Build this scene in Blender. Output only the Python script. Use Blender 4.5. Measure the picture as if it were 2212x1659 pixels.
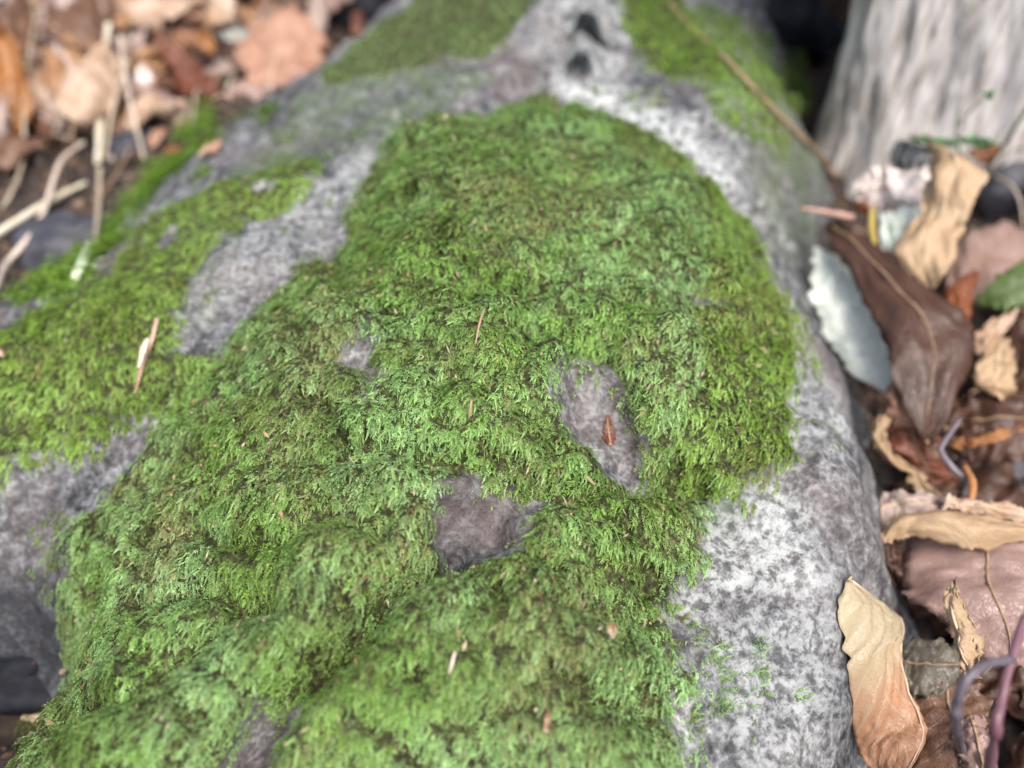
import bpy, math, random
import numpy as np
from mathutils import Vector, Matrix

rng = np.random.default_rng(11)
random.seed(11)
for o in list(bpy.data.objects):
    bpy.data.objects.remove(o, do_unlink=True)
scene = bpy.context.scene
col = scene.collection
R = math.radians

# ------------------------------------------------------------------ camera
PITCH = 50.0
HFOV = 62.0
CAM = np.array((0.0, -0.257, 0.386))
cd = bpy.data.cameras.new('camera')
cam = bpy.data.objects.new('camera', cd)
col.objects.link(cam)
cam.location = CAM
cam.rotation_euler = (R(90 - PITCH), 0, 0)
cd.sensor_width = 36
cd.lens_unit = 'FOV'
cd.angle = R(HFOV)
cd.clip_start = 0.01
cd.clip_end = 100
cd.dof.use_dof = True
cd.dof.focus_distance = 0.335
cd.dof.aperture_fstop = 3.3
scene.camera = cam

# ------------------------------------------------------------------ sky and sun (soft forest light)
SUN_EL, SUN_AZ = 66.0, 150.0          # azimuth from +Y towards +X
world = bpy.data.worlds.new('World')
scene.world = world
world.use_nodes = True
wn, wl = world.node_tree.nodes, world.node_tree.links
wn.clear()
sky = wn.new('ShaderNodeTexSky')
sky.sky_type = 'NISHITA'
sky.sun_disc = False
sky.sun_elevation = R(SUN_EL)
sky.sun_rotation = R(SUN_AZ)
sky.air_density = 1.0
sky.dust_density = 6.0
sky.ozone_density = 1.0
bg = wn.new('ShaderNodeBackground')
bg.inputs['Strength'].default_value = 0.105
out = wn.new('ShaderNodeOutputWorld')
wl.new(sky.outputs[0], bg.inputs[0])
wl.new(bg.outputs[0], out.inputs[0])
sd = bpy.data.lights.new('sun', 'SUN')
sd.energy = 1.5
sd.angle = R(32)
sd.color = (1.0, 0.97, 0.935)
sun = bpy.data.objects.new('sun', sd)
col.objects.link(sun)
sdir = Vector((math.sin(R(SUN_AZ)) * math.cos(R(SUN_EL)), math.cos(R(SUN_AZ)) * math.cos(R(SUN_EL)), math.sin(R(SUN_EL))))
sun.rotation_euler = sdir.to_track_quat('Z', 'Y').to_euler()
sun.location = (0.5, 0.5, 2)

scene.view_settings.view_transform = 'Standard'
scene.view_settings.look = 'None'
scene.view_settings.gamma = 1
scene.view_settings.exposure = 1.14
scene.view_settings.use_curve_mapping = False
scene.render.engine = 'CYCLES'
scene.render.resolution_x = 1024
scene.render.resolution_y = 768

# ------------------------------------------------------------------ sight lines: a spot in the photograph -> a place on a level or on the relief
TH = math.tan(R(HFOV / 2))
FW = np.array((0, math.cos(R(PITCH)), -math.sin(R(PITCH))))
UP = np.array((0, math.sin(R(PITCH)), math.cos(R(PITCH))))
RT = np.array((1.0, 0, 0))

def ray(px, py):
    return FW + (px - 1106) / 1106 * TH * RT - (py - 829.5) / 1106 * TH * UP

def A(px, py, z=0.0):
    d = ray(px, py)
    return CAM + d * ((z - CAM[2]) / d[2])

# ------------------------------------------------------------------ numpy helpers
def vnoise(x, y, f, seed):
    t = np.random.default_rng(seed).random((256, 256))
    x = x * f + 1000.3
    y = y * f + 1000.7
    xi = np.floor(x).astype(int); yi = np.floor(y).astype(int)
    fx = x - xi; fy = y - yi
    fx = fx * fx * fx * (fx * (fx * 6 - 15) + 10); fy = fy * fy * fy * (fy * (fy * 6 - 15) + 10)
    a = t[xi & 255, yi & 255]; b = t[(xi + 1) & 255, yi & 255]
    c = t[xi & 255, (yi + 1) & 255]; d = t[(xi + 1) & 255, (yi + 1) & 255]
    return (a * (1 - fx) + b * fx) * (1 - fy) + (c * (1 - fx) + d * fx) * fy - 0.5

def fbm(x, y, f, seed, oct=4, g=0.5):
    r = 0; a = 1.0
    for i in range(oct):
        ca, sa = math.cos(i * 0.9 + 0.3), math.sin(i * 0.9 + 0.3)
        r = r + a * vnoise(x * ca - y * sa, x * sa + y * ca, f * 2.03 ** i, seed + i)
        a *= g
    return r

def sdf(poly, x, y):
    """signed distance, positive inside"""
    p = np.asarray(poly)[:, :2]
    d = np.full(x.shape, 1e9); ins = np.zeros(x.shape, bool)
    n = len(p)
    for i in range(n):
        ax, ay = p[i]; bx, by = p[(i + 1) % n]
        ex, ey = bx - ax, by - ay
        t = np.clip(((x - ax) * ex + (y - ay) * ey) / (ex * ex + ey * ey + 1e-12), 0, 1)
        d = np.minimum(d, (x - ax - ex * t) ** 2 + (y - ay - ey * t) ** 2)
        if abs(by - ay) > 1e-12:
            c = ((ay > y) != (by > y)) & (x < (bx - ax) * (y - ay) / (by - ay) + ax)
            ins ^= c
    d = np.sqrt(d)
    return np.where(ins, d, -d)

def dline(pts, x, y):
    p = np.asarray(pts)[:, :2]
    d = np.full(x.shape, 1e9)
    for i in range(len(p) - 1):
        ax, ay = p[i]; bx, by = p[i + 1]
        ex, ey = bx - ax, by - ay
        t = np.clip(((x - ax) * ex + (y - ay) * ey) / (ex * ex + ey * ey + 1e-12), 0, 1)
        d = np.minimum(d, np.hypot(x - ax - ex * t, y - ay - ey * t))
    return d

def sstep(a, b, v):
    t = np.clip((v - a) / (b - a), 0, 1)
    return t * t * (3 - 2 * t)

# ------------------------------------------------------------------ relief on a 2 mm grid
GX0, GX1, GY0, GY1, GS = -0.80, 0.80, -0.56, 1.10, 0.002
gx = np.arange(GX0, GX1 + 1e-9, GS); gy = np.arange(GY0, GY1 + 1e-9, GS)
X, Y = np.meshgrid(gx, gy, indexing='ij')

def lookup(grid, x, y):
    x = np.clip((np.asarray(x) - GX0) / GS, 0, len(gx) - 1.001); y = np.clip((np.asarray(y) - GY0) / GS, 0, len(gy) - 1.001)
    xi = x.astype(int); yi = y.astype(int); fx = x - xi; fy = y - yi
    return (grid[xi, yi] * (1 - fx) + grid[xi + 1, yi] * fx) * (1 - fy) + (grid[xi, yi + 1] * (1 - fx) + grid[xi + 1, yi + 1] * fx) * fy

def march(grid, px, py):
    d = ray(px, py); t = 0.1
    p = CAM + d * t
    for i in range(1500):
        p = CAM + d * t
        if p[2] <= float(lookup(grid, p[0], p[1])):
            return p
        t += 0.001
    return p

# ground between and around the stones
ditch = [A(*p, -0.01) for p in ((1730, 420), (1800, 380), (2300, 420), (2500, 900), (2500, 1800), (1830, 2000), (1850, 1500), (1930, 1300), (1850, 950), (1740, 650))]
gap = [A(*p, 0.0) for p in ((1710, -60), (1880, -60), (1840, 150), (1790, 330), (1750, 260), (1730, 120))]
hole = [A(*p, 0.0) for p in ((-250, 1340), (60, 1360), (140, 1400), (140, 1500), (60, 1600), (-250, 1640))]
ZG = 0.010 * fbm(X, Y, 14, 3, 4) + 0.004 * fbm(X, Y, 70, 5, 3)
ZG = ZG - 0.035 * sstep(-0.01, 0.03, sdf(ditch, X, Y)) - 0.07 * sstep(-0.01, 0.025, sdf(gap, X, Y)) - 0.05 * sstep(-0.01, 0.02, sdf(hole, X, Y))

# boulder
ROCK = [(760, 100), (840, 30), (900, -120), (1230, -200), (1600, -140), (1655, 0), (1712, 120), (1718, 200), (1728, 280), (1792, 390), (1765, 470),
        (1745, 560), (1775, 700), (1845, 850), (1855, 1000), (1930, 1180), (1955, 1330), (1890, 1480), (1850, 1700), (1830, 2050), (1500, 2350),
        (200, 2350), (-100, 2100), (-20, 1700), (70, 1590), (150, 1490), (150, 1420), (60, 1370), (-320, 1350), (-420, 900), (0, 690), (140, 610), (240, 490),
        (330, 415), (480, 300), (640, 205)]
RP = [A(px, py, 0.004) for px, py in ROCK]
D = sdf(RP, X, Y) + 0.006 * fbm(X, Y, 30, 21, 3)
soft = 0.095 - 0.045 * sstep(0.02, 0.16, X)
ZR = np.where(D > 0, 0.115 * (1 - np.exp(-np.maximum(D, 0) / soft)), D * 1.6)
INS = sstep(0.0, 0.02, D)
ZR = ZR + INS * (0.016 * fbm(X, Y, 9, 31, 3) + 0.0048 * fbm(X, Y, 38, 35, 4, 0.55) + 0.0034 * fbm(X, Y, 140, 41, 3, 0.6))
H0 = np.maximum(ZR, ZG)

def PW(pts, grid=None):
    g = H0 if grid is None else grid
    return [march(g, *p) for p in pts]

HUMP = [(860, 300), (1000, 252), (1180, 215), (1300, 240), (1410, 300), (1520, 390), (1600, 470), (1650, 580), (1705, 720), (1705, 980), (1610, 1050), (1500, 1100), (1520, 1200),
        (1430, 1330), (1540, 1450), (1480, 1560), (1500, 1659), (1500, 2000), (60, 2000), (60, 1659), (110, 1570), (150, 1450), (140, 1300), (155, 1150), (230, 1060), (330, 960), (480, 780),
        (640, 610), (760, 520), (785, 400)]
hp = PW(HUMP)
SH = sdf(hp, X, Y)
ZR = ZR + 0.024 * sstep(-0.006, 0.060, SH)
H0 = np.maximum(ZR, ZG)

# steps, sockets and cracks of the stone
BARE = {
    'A': [(1225, 765), (1300, 790), (1345, 850), (1385, 920), (1380, 1015), (1320, 1000), (1250, 960), (1205, 900), (1215, 830)],
    'B': [(930, 1085), (1010, 1040), (1090, 1040), (1150, 1065), (1195, 1080), (1120, 1100), (1110, 1170), (1040, 1195), (970, 1170), (925, 1140)],
    'C': [(735, 735), (790, 700), (810, 740), (830, 800), (800, 850), (740, 800), (690, 770)],
    'D': [(640, 1480), (655, 1515), (590, 1590), (575, 1680), (480, 1680), (520, 1590), (580, 1500)],
    'E': [(1380, 560), (1440, 600), (1520, 640), (1560, 660), (1500, 660), (1430, 625)],
}
bareD = {k: sdf(PW(v), X, Y) for k, v in BARE.items()}
cut = 0
for k, dep in (('A', 0.014), ('B', 0.013), ('C', 0.004), ('D', 0.012), ('E', 0.003)):
    cut = cut + dep * sstep(-0.004, 0.007, bareD[k])
CR = [([(470, 1670), (560, 1530), (640, 1460), (740, 1370), (830, 1270), (960, 1190)], 0.024, 0.008),
      ([(1130, 690), (1220, 740), (1310, 760), (1370, 830)], 0.010, 0.006),
      ([(1150, 1050), (1280, 1035), (1390, 1055), (1520, 1050)], 0.012, 0.006),
      ([(130, 1560), (280, 1480), (420, 1390), (560, 1280)], 0.010, 0.009),
      ([(660, 980), (830, 960), (1000, 990), (1100, 1010)], 0.010, 0.007),
      ([(400, 1130), (540, 1180), (690, 1110), (820, 1130)], 0.008, 0.007),
      ([(300, 1300), (440, 1270), (560, 1290)], 0.008, 0.007),
      ([(830, 610), (950, 600), (1080, 650), (1180, 600)], 0.006, 0.007),
      ([(690, 350), (730, 400), (700, 520), (740, 620)], 0.006, 0.005),
      ([(1600, 440), (1680, 520), (1740, 600)], 0.008, 0.007),
      ([(1000, 1560), (1200, 1480), (1370, 1520)], 0.007, 0.008),
      ([(380, 640), (420, 560), (520, 470), (680, 400)], 0.007, 0.006)]
crack_gap = np.zeros(X.shape)
for ci, (pts, dep, wid) in enumerate(CR):
    dl = dline(PW(pts), X, Y) + 0.004 * fbm(X, Y, 60, 77, 2)
    cut = cut + dep * np.exp(-(dl / wid) ** 2)
    if ci < 8: crack_gap = np.maximum(crack_gap, np.exp(-(dl / 0.0032) ** 2))
for (px, py, dep, rx) in ((1225, 95, 0.010, 0.006), (1310, 105, 0.008, 0.009)):
    c = march(H0, px, py)
    cut = cut + dep * np.exp(-(((X - c[0]) / rx) ** 2 + ((Y - c[1]) / (rx * 0.75)) ** 2) ** 2)
for (px, py, up, rx) in ((1205, 55, 0.018, 0.022), (1262, 118, 0.018, 0.014), (1335, 60, 0.014, 0.020), (1270, 20, 0.020, 0.024)):
    c = march(H0, px, py)
    cut = cut - up * np.exp(-(((X - c[0]) / rx) ** 2 + ((Y - c[1]) / rx) ** 2))
ZR = ZR - cut
H0 = np.maximum(ZR, ZG)

# ------------------------------------------------------------------ moss areas (sketched on the relief, then noisy edges)
MOSS = {
    'main': HUMP,
    'left': [(0, 730), (60, 690), (130, 650), (230, 590), (330, 615), (395, 690), (370, 750), (430, 770), (560, 735), (490, 810), (415, 890), (370, 905), (330, 880), (270, 900), (240, 940), (140, 955), (60, 985), (0, 1020), (-300, 1080), (-300, 860)],
    'band': [(250, 590), (290, 500), (400, 430), (520, 395), (640, 350), (695, 352), (645, 435), (560, 475), (480, 520), (425, 590), (400, 640), (320, 660), (230, 640)],
    'crest': [(700, 150), (800, 60), (880, 5), (920, -60), (1180, -60), (1150, 20), (1100, 70), (1060, 125), (960, 120), (900, 155), (800, 165), (700, 195)],
    'yellow': [(1330, -40), (1450, -40), (1500, 40), (1560, 130), (1565, 180), (1480, 175), (1400, 145), (1375, 100), (1350, 40)],
    'shoulder': [(1490, 10), (1560, 30), (1640, 70), (1690, 115), (1690, 190), (1650, 230), (1700, 290), (1690, 320), (1620, 290), (1560, 250), (1530, 200), (1565, 170), (1550, 110)],
    'rim': [(1640, 520), (1700, 640), (1745, 760), (1785, 900), (1790, 950), (1740, 960), (1720, 860), (1690, 720)],
    'tongue': [(1480, 1340), (1640, 1400), (1680, 1440), (1620, 1470), (1700, 1500), (1600, 1520), (1480, 1540), (1440, 1480)],
    'corner': [(60, 1560), (110, 1500), (170, 1450), (260, 1600), (240, 1720), (0, 1720)],
}
MP = {k: PW(v) for k, v in MOSS.items()}
edge = 0.007 * fbm(X, Y, 45, 51, 4, 0.6)
MD = {k: sdf(v, X, Y) + edge for k, v in MP.items()}
bare_all = np.maximum.reduce([d + 0.009 * fbm(X, Y, 60, 55, 4, 0.6) - (0.006 if k in 'CE' else 0.0) for k, d in bareD.items()])
MASK = {}
pocket = sstep(0.36, 0.44, fbm(X, Y, 58, 181, 3, 0.6) - 0.10 * fbm(X, Y, 12, 187, 2)) * (bare_all < -0.012)
for k, d in MD.items():
    m = sstep(-0.008, 0.005, d)
    if k == 'main':
        m = m * (1 - 0.97 * sstep(-0.007, 0.001, bare_all))
        m = m * (1 - 0.85 * pocket)
        m = m * (1 - 0.9 * crack_gap * (fbm(X, Y, 45, 59, 2) > -0.08))
        lo = sdf(PW([(1430, 1000), (1640, 1000), (1600, 1200), (1600, 1700), (1430, 1700)]), X, Y)
        m = m * (1 - 0.75 * sstep(-0.004, 0.01, lo) * (fbm(X, Y, 60, 57, 3) > 0.02))
    if k in ('rim', 'shoulder', 'tongue', 'corner'):
        m = m * (fbm(X, Y, 55, 61, 3) > (-0.05 if k != 'tongue' else 0.06) - 0.25 * (k == 'shoulder'))
    if k == 'band':
        m = m * (fbm(X, Y, 48, 63, 3) > -0.30)
    m = m * (ZR > ZG)
    MASK[k] = m
MALL = np.maximum.reduce(list(MASK.values()))
clump = np.abs(fbm(X, Y, 55, 71, 3, 0.55)) * 2
thick = np.clip(0.0015 + 0.0048 * clump + 0.0034 * fbm(X, Y, 110, 73, 2), 0.0005, 0.012)
THK = {'main': 1.0, 'left': 0.8, 'band': 0.5, 'crest': 0.35, 'yellow': 0.5, 'shoulder': 0.7, 'rim': 0.4, 'tongue': 0.3, 'corner': 0.6}
ZR = ZR + np.maximum.reduce([MASK[k] ** 2 * THK[k] for k in MASK]) * thick
ZR = ZR - 0.005 * pocket * sstep(0.004, 0.012, MD['main'])
H = np.maximum(ZR, ZG)
dHx, dHy = np.gradient(H, GS)

def Wp(px, py):
    return march(H, px, py)

# ------------------------------------------------------------------ materials
def mat(name):
    m = bpy.data.materials.new(name); m.use_nodes = True
    n = m.node_tree.nodes; l = m.node_tree.links
    n.clear()
    o = n.new('ShaderNodeOutputMaterial'); b = n.new('ShaderNodeBsdfPrincipled')
    l.new(b.outputs[0], o.inputs[0])
    return m, n, l, b, o

def noise_node(n, l, scale, detail=4, rough=0.6, vec=None):
    t = n.new('ShaderNodeTexNoise'); t.inputs['Scale'].default_value = scale
    t.inputs['Detail'].default_value = detail; t.inputs['Roughness'].default_value = rough
    if vec is not None: l.new(vec, t.inputs['Vector'])
    return t

def ramp(n, l, src, stops):
    r = n.new('ShaderNodeValToRGB'); e = r.color_ramp.elements
    while len(e) < len(stops): e.new(0.5)
    for el, (p, c) in zip(e, stops):
        el.position = p; el.color = (*c, 1) if len(c) == 3 else c
    l.new(src, r.inputs[0]); return r

def mix(n, l, fac, a, b, blend='MIX'):
    m = n.new('ShaderNodeMix'); m.data_type = 'RGBA'; m.blend_type = blend
    for s, v in ((0, fac), (6, a), (7, b)):
        if hasattr(v, 'links'): l.new(v, m.inputs[s])
        elif isinstance(v, tuple): m.inputs[s].default_value = (*v, 1)
        else: m.inputs[s].default_value = v
    return m.outputs[2]

def attr(n, name):
    a = n.new('ShaderNodeAttribute'); a.attribute_name = name; return a

def bump(n, l, h, strength, dist, b):
    k = n.new('ShaderNodeBump'); k.inputs['Strength'].default_value = strength; k.inputs['Distance'].default_value = dist
    l.new(h, k.inputs['Height']); l.new(k.outputs[0], b.inputs['Normal'])

def tc(n, out='Object'):
    return n.new('ShaderNodeTexCoord').outputs[out]

def rock_material():
    m, n, l, b, o = mat('lichen_stone')
    v = tc(n)
    big = noise_node(n, l, 26, 6, 0.65, v)
    c = ramp(n, l, big.outputs[0], [(0.28, (0.036, 0.038, 0.042)), (0.43, (0.078, 0.082, 0.087)), (0.55, (0.138, 0.143, 0.147)), (0.72, (0.25, 0.256, 0.258))]).outputs[0]
    fine = noise_node(n, l, 150, 4, 0.62, v)
    sp = ramp(n, l, fine.outputs[0], [(0.36, (0.08, 0.08, 0.09)), (0.48, (0.45, 0.45, 0.45)), (0.60, (0.90, 0.90, 0.89))]).outputs[0]
    c = mix(n, l, 0.8, c, sp, 'OVERLAY')
    gr = ramp(n, l, noise_node(n, l, 420, 2, 0.6, v).outputs[0], [(0.38, (0.18, 0.18, 0.19)), (0.5, (0.5, 0.5, 0.5)), (0.62, (0.85, 0.85, 0.85))]).outputs[0]
    c = mix(n, l, 0.6, c, gr, 'OVERLAY')
    warm = noise_node(n, l, 14, 3, 0.5, v)
    wr = ramp(n, l, warm.outputs[0], [(0.5, (0, 0, 0)), (0.68, (1, 1, 1))]).outputs[0]
    c = mix(n, l, wr, c, mix(n, l, 0.45, c, (0.14, 0.105, 0.10)))
    # pale crust lichen
    ln = noise_node(n, l, 210, 4, 0.66, v)
    lr = ramp(n, l, ln.outputs[0], [(0.42, (0, 0, 0)), (0.57, (1, 1, 1))]).outputs[0]
    lm = n.new('ShaderNodeMath'); lm.operation = 'MULTIPLY'
    l.new(attr(n, 'lichen').outputs['Fac'], lm.inputs[0])
    la = n.new('ShaderNodeMath'); la.operation = 'MULTIPLY_ADD'; l.new(lr, la.inputs[0]); la.inputs[1].default_value = 0.78; la.inputs[2].default_value = 0.14
    l.new(la.outputs[0], lm.inputs[1])
    c = mix(n, l, lm.outputs[0], c, (0.46, 0.485, 0.475))
    # thin green algae film
    fm = n.new('ShaderNodeMath'); fm.operation = 'MULTIPLY'; l.new(attr(n, 'film').outputs['Fac'], fm.inputs[0])
    fr = ramp(n, l, noise_node(n, l, 40, 5, 0.6, v).outputs[0], [(0.36, (0.15, 0.15, 0.15)), (0.6, (0.85, 0.85, 0.85))]).outputs[0]
    l.new(fr, fm.inputs[1])
    c = mix(n, l, fm.outputs[0], c, (0.095, 0.130, 0.068))
    # bare mauve windows
    c = mix(n, l, attr(n, 'mauve').outputs['Fac'], c, mix(n, l, 0.45, c, (0.165, 0.125, 0.12)))
    # near-black bluish tone low on the left of the stone
    c = mix(n, l, attr(n, 'low_dark').outputs['Fac'], c, mix(n, l, 0.8, c, (0.018, 0.020, 0.026)))
    # humus under the moss
    hm = ramp(n, l, noise_node(n, l, 420, 4, 0.75, v).outputs[0], [(0.38, (0.012, 0.010, 0.004)), (0.52, (0.040, 0.045, 0.012)), (0.64, (0.12, 0.18, 0.045))]).outputs[0]
    c = mix(n, l, attr(n, 'mossbed').outputs['Fac'], c, hm)
    l.new(c, b.inputs['Base Color'])
    b.inputs['Roughness'].default_value = 0.82
    b.inputs['Specular IOR Level'].default_value = 0.35
    hh = n.new('ShaderNodeMath'); hh.operation = 'MULTIPLY_ADD'
    l.new(fine.outputs[0], hh.inputs[0]); hh.inputs[1].default_value = 0.6; l.new(ln.outputs[0], hh.inputs[2])
    bump(n, l, hh.outputs[0], 1.0, 0.0024, b)
    return m

def soil_material():
    m, n, l, b, o = mat('dark_soil')
    v = tc(n)
    c = ramp(n, l, noise_node(n, l, 60, 7, 0.7, v).outputs[0], [(0.32, (0.012, 0.010, 0.011)), (0.5, (0.045, 0.032, 0.026)), (0.68, (0.12, 0.085, 0.06))]).outputs[0]
    l.new(c, b.inputs['Base Color']); b.inputs['Roughness'].default_value = 0.9
    bump(n, l, noise_node(n, l, 240, 6, 0.7, v).outputs[0], 1.0, 0.003, b)
    return m

def moss_material(name, trans=0.5):
    m, n, l, b, o = mat(name)
    a = attr(n, 'tint')
    l.new(a.outputs['Color'], b.inputs['Base Color'])
    b.inputs['Roughness'].default_value = 0.48
    b.inputs['Specular IOR Level'].default_value = 0.45
    t = n.new('ShaderNodeBsdfTranslucent'); l.new(a.outputs['Color'], t.inputs[0])
    x = n.new('ShaderNodeMixShader'); x.inputs[0].default_value = trans
    l.new(b.outputs[0], x.inputs[1]); l.new(t.outputs[0], x.inputs[2]); l.new(x.outputs[0], o.inputs[0])
    return m

def leaf_material(name, c0, c1, c2, rough=0.45, spec=0.5, trans=0.18, veins=0.35, spots=0.3, tipped=False):
    """c0 main tint, c1 second tint in large patches, c2 veins"""
    m, n, l, b, o = mat(name)
    uv = tc(n, 'UV'); v = tc(n)
    info = n.new('ShaderNodeObjectInfo')
    off = n.new('ShaderNodeVectorMath'); off.operation = 'ADD'
    rnd = n.new('ShaderNodeVectorMath'); rnd.operation = 'SCALE'; l.new(info.outputs['Location'], rnd.inputs[0]); rnd.inputs['Scale'].default_value = 7
    l.new(v, off.inputs[0]); l.new(rnd.outputs[0], off.inputs[1])
    big = noise_node(n, l, 45, 5, 0.6, off.outputs[0])
    k = ramp(n, l, big.outputs[0], [(0.38, (0, 0, 0)), (0.64, (1, 1, 1))]).outputs[0]
    if tipped:
        su = n.new('ShaderNodeSeparateXYZ'); l.new(uv, su.inputs[0])
        ad = n.new('ShaderNodeMath'); ad.operation = 'MULTIPLY_ADD'; l.new(big.outputs[0], ad.inputs[0]); ad.inputs[1].default_value = 0.5; l.new(su.outputs[0], ad.inputs[2])
        k = ramp(n, l, ad.outputs[0], [(0.62, (0, 0, 0)), (0.88, (1, 1, 1))]).outputs[0]
    c = mix(n, l, k, c0, c1)
    sp = noise_node(n, l, 260, 4, 0.7, off.outputs[0])
    sr = ramp(n, l, sp.outputs[0], [(0.60, (0, 0, 0)), (0.72, (1, 1, 1))]).outputs[0]
    sm = n.new('ShaderNodeMath'); sm.operation = 'MULTIPLY'; l.new(sr, sm.inputs[0]); sm.inputs[1].default_value = spots
    c = mix(n, l, sm.outputs[0], c, tuple(x * 0.35 for x in c0))
    # side veins from UV: stripes slanting away from the midrib
    s = n.new('ShaderNodeSeparateXYZ'); l.new(uv, s.inputs[0])
    av = n.new('ShaderNodeMath'); av.operation = 'SUBTRACT'; l.new(s.outputs[1], av.inputs[0]); av.inputs[1].default_value = 0.5
    ab = n.new('ShaderNodeMath'); ab.operation = 'ABSOLUTE'; l.new(av.outputs[0], ab.inputs[0])
    ma = n.new('ShaderNodeMath'); ma.operation = 'MULTIPLY_ADD'; l.new(ab.outputs[0], ma.inputs[0]); ma.inputs[1].default_value = -0.45; l.new(s.outputs[0], ma.inputs[2])
    ml = n.new('ShaderNodeMath'); ml.operation = 'MULTIPLY'; l.new(ma.outputs[0], ml.inputs[0]); ml.inputs[1].default_value = 9.0
    fr = n.new('ShaderNodeMath'); fr.operation = 'FRACT'; l.new(ml.outputs[0], fr.inputs[0])
    pg = n.new('ShaderNodeMath'); pg.operation = 'PINGPONG'; l.new(fr.outputs[0], pg.inputs[0]); pg.inputs[1].default_value = 0.5
    vr = ramp(n, l, pg.outputs[0], [(0.0, (1, 1, 1)), (0.13, (0, 0, 0))]).outputs[0]
    vm = n.new('ShaderNodeMath'); vm.operation = 'MULTIPLY'; l.new(vr, vm.inputs[0]); vm.inputs[1].default_value = veins
    c = mix(n, l, vm.outputs[0], c, c2)
    l.new(c, b.inputs['Base Color'])
    b.inputs['Roughness'].default_value = rough
    b.inputs['Specular IOR Level'].default_value = spec
    hh = n.new('ShaderNodeMath'); hh.operation = 'MULTIPLY_ADD'; l.new(big.outputs[0], hh.inputs[0]); hh.inputs[1].default_value = 2.0; l.new(vm.outputs[0], hh.inputs[2])
    bump(n, l, hh.outputs[0], 0.5, 0.0009, b)
    vo = n.new('ShaderNodeTexVoronoi'); vo.feature = 'DISTANCE_TO_EDGE'; vo.inputs['Scale'].default_value = 420; l.new(v, vo.inputs['Vector'])
    net = ramp(n, l, vo.outputs['Distance'], [(0.0, (0, 0, 0)), (0.12, (1, 1, 1))]).outputs[0]
    k2 = n.new('ShaderNodeBump'); k2.inputs['Strength'].default_value = 0.35; k2.inputs['Distance'].default_value = 0.0004
    l.new(net, k2.inputs['Height']); l.new(b.inputs['Normal'].links[0].from_socket, k2.inputs['Normal']); l.new(k2.outputs[0], b.inputs['Normal'])
    t = n.new('ShaderNodeBsdfTranslucent'); l.new(c, t.inputs[0])
    x = n.new('ShaderNodeMixShader'); x.inputs[0].default_value = trans
    l.new(b.outputs[0], x.inputs[1]); l.new(t.outputs[0], x.inputs[2]); l.new(x.outputs[0], o.inputs[0])
    return m

def plain_material(name, c0, c1, rough=0.6, scale=120, stretch=None, bumpd=0.0006, spec=0.5):
    m, n, l, b, o = mat(name)
    v = tc(n)
    if stretch:
        mp = n.new('ShaderNodeMapping'); mp.inputs['Scale'].default_value = stretch; l.new(v, mp.inputs[0]); v = mp.outputs[0]
    t = noise_node(n, l, scale, 5, 0.6, v)
    c = ramp(n, l, t.outputs[0], [(0.35, c0), (0.65, c1)]).outputs[0]
    l.new(c, b.inputs['Base Color']); b.inputs['Roughness'].default_value = rough; b.inputs['Specular IOR Level'].default_value = spec
    bump(n, l, t.outputs[0], 0.6, bumpd, b)
    return m

def trunk_material():
    m, n, l, b, o = mat('weathered_wood')
    v = tc(n)
    mp = n.new('ShaderNodeMapping'); mp.inputs['Scale'].default_value = (1, 1, 0.14); l.new(v, mp.inputs[0])
    t = noise_node(n, l, 190, 6, 0.70, mp.outputs[0])
    c = ramp(n, l, t.outputs[0], [(0.30, (0.17, 0.14, 0.12)), (0.40, (0.45, 0.405, 0.37)), (0.49, (0.63, 0.59, 0.555)), (0.64, (0.78, 0.75, 0.725))]).outputs[0]
    g = noise_node(n, l, 230, 4, 0.6, mp.outputs[0])
    gr = ramp(n, l, g.outputs[0], [(0.34, (0.2, 0.2, 0.2)), (0.46, (0.55, 0.55, 0.55)), (0.62, (0.85, 0.85, 0.85))]).outputs[0]
    c = mix(n, l, 0.65, c, gr, 'OVERLAY')
    c = mix(n, l, attr(n, 'tan').outputs['Fac'], c, mix(n, l, 0.75, c, (0.30, 0.23, 0.155)))
    l.new(c, b.inputs['Base Color']); b.inputs['Roughness'].default_value = 0.8
    bump(n, l, t.outputs[0], 1.0, 0.004, b)
    return m

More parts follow.
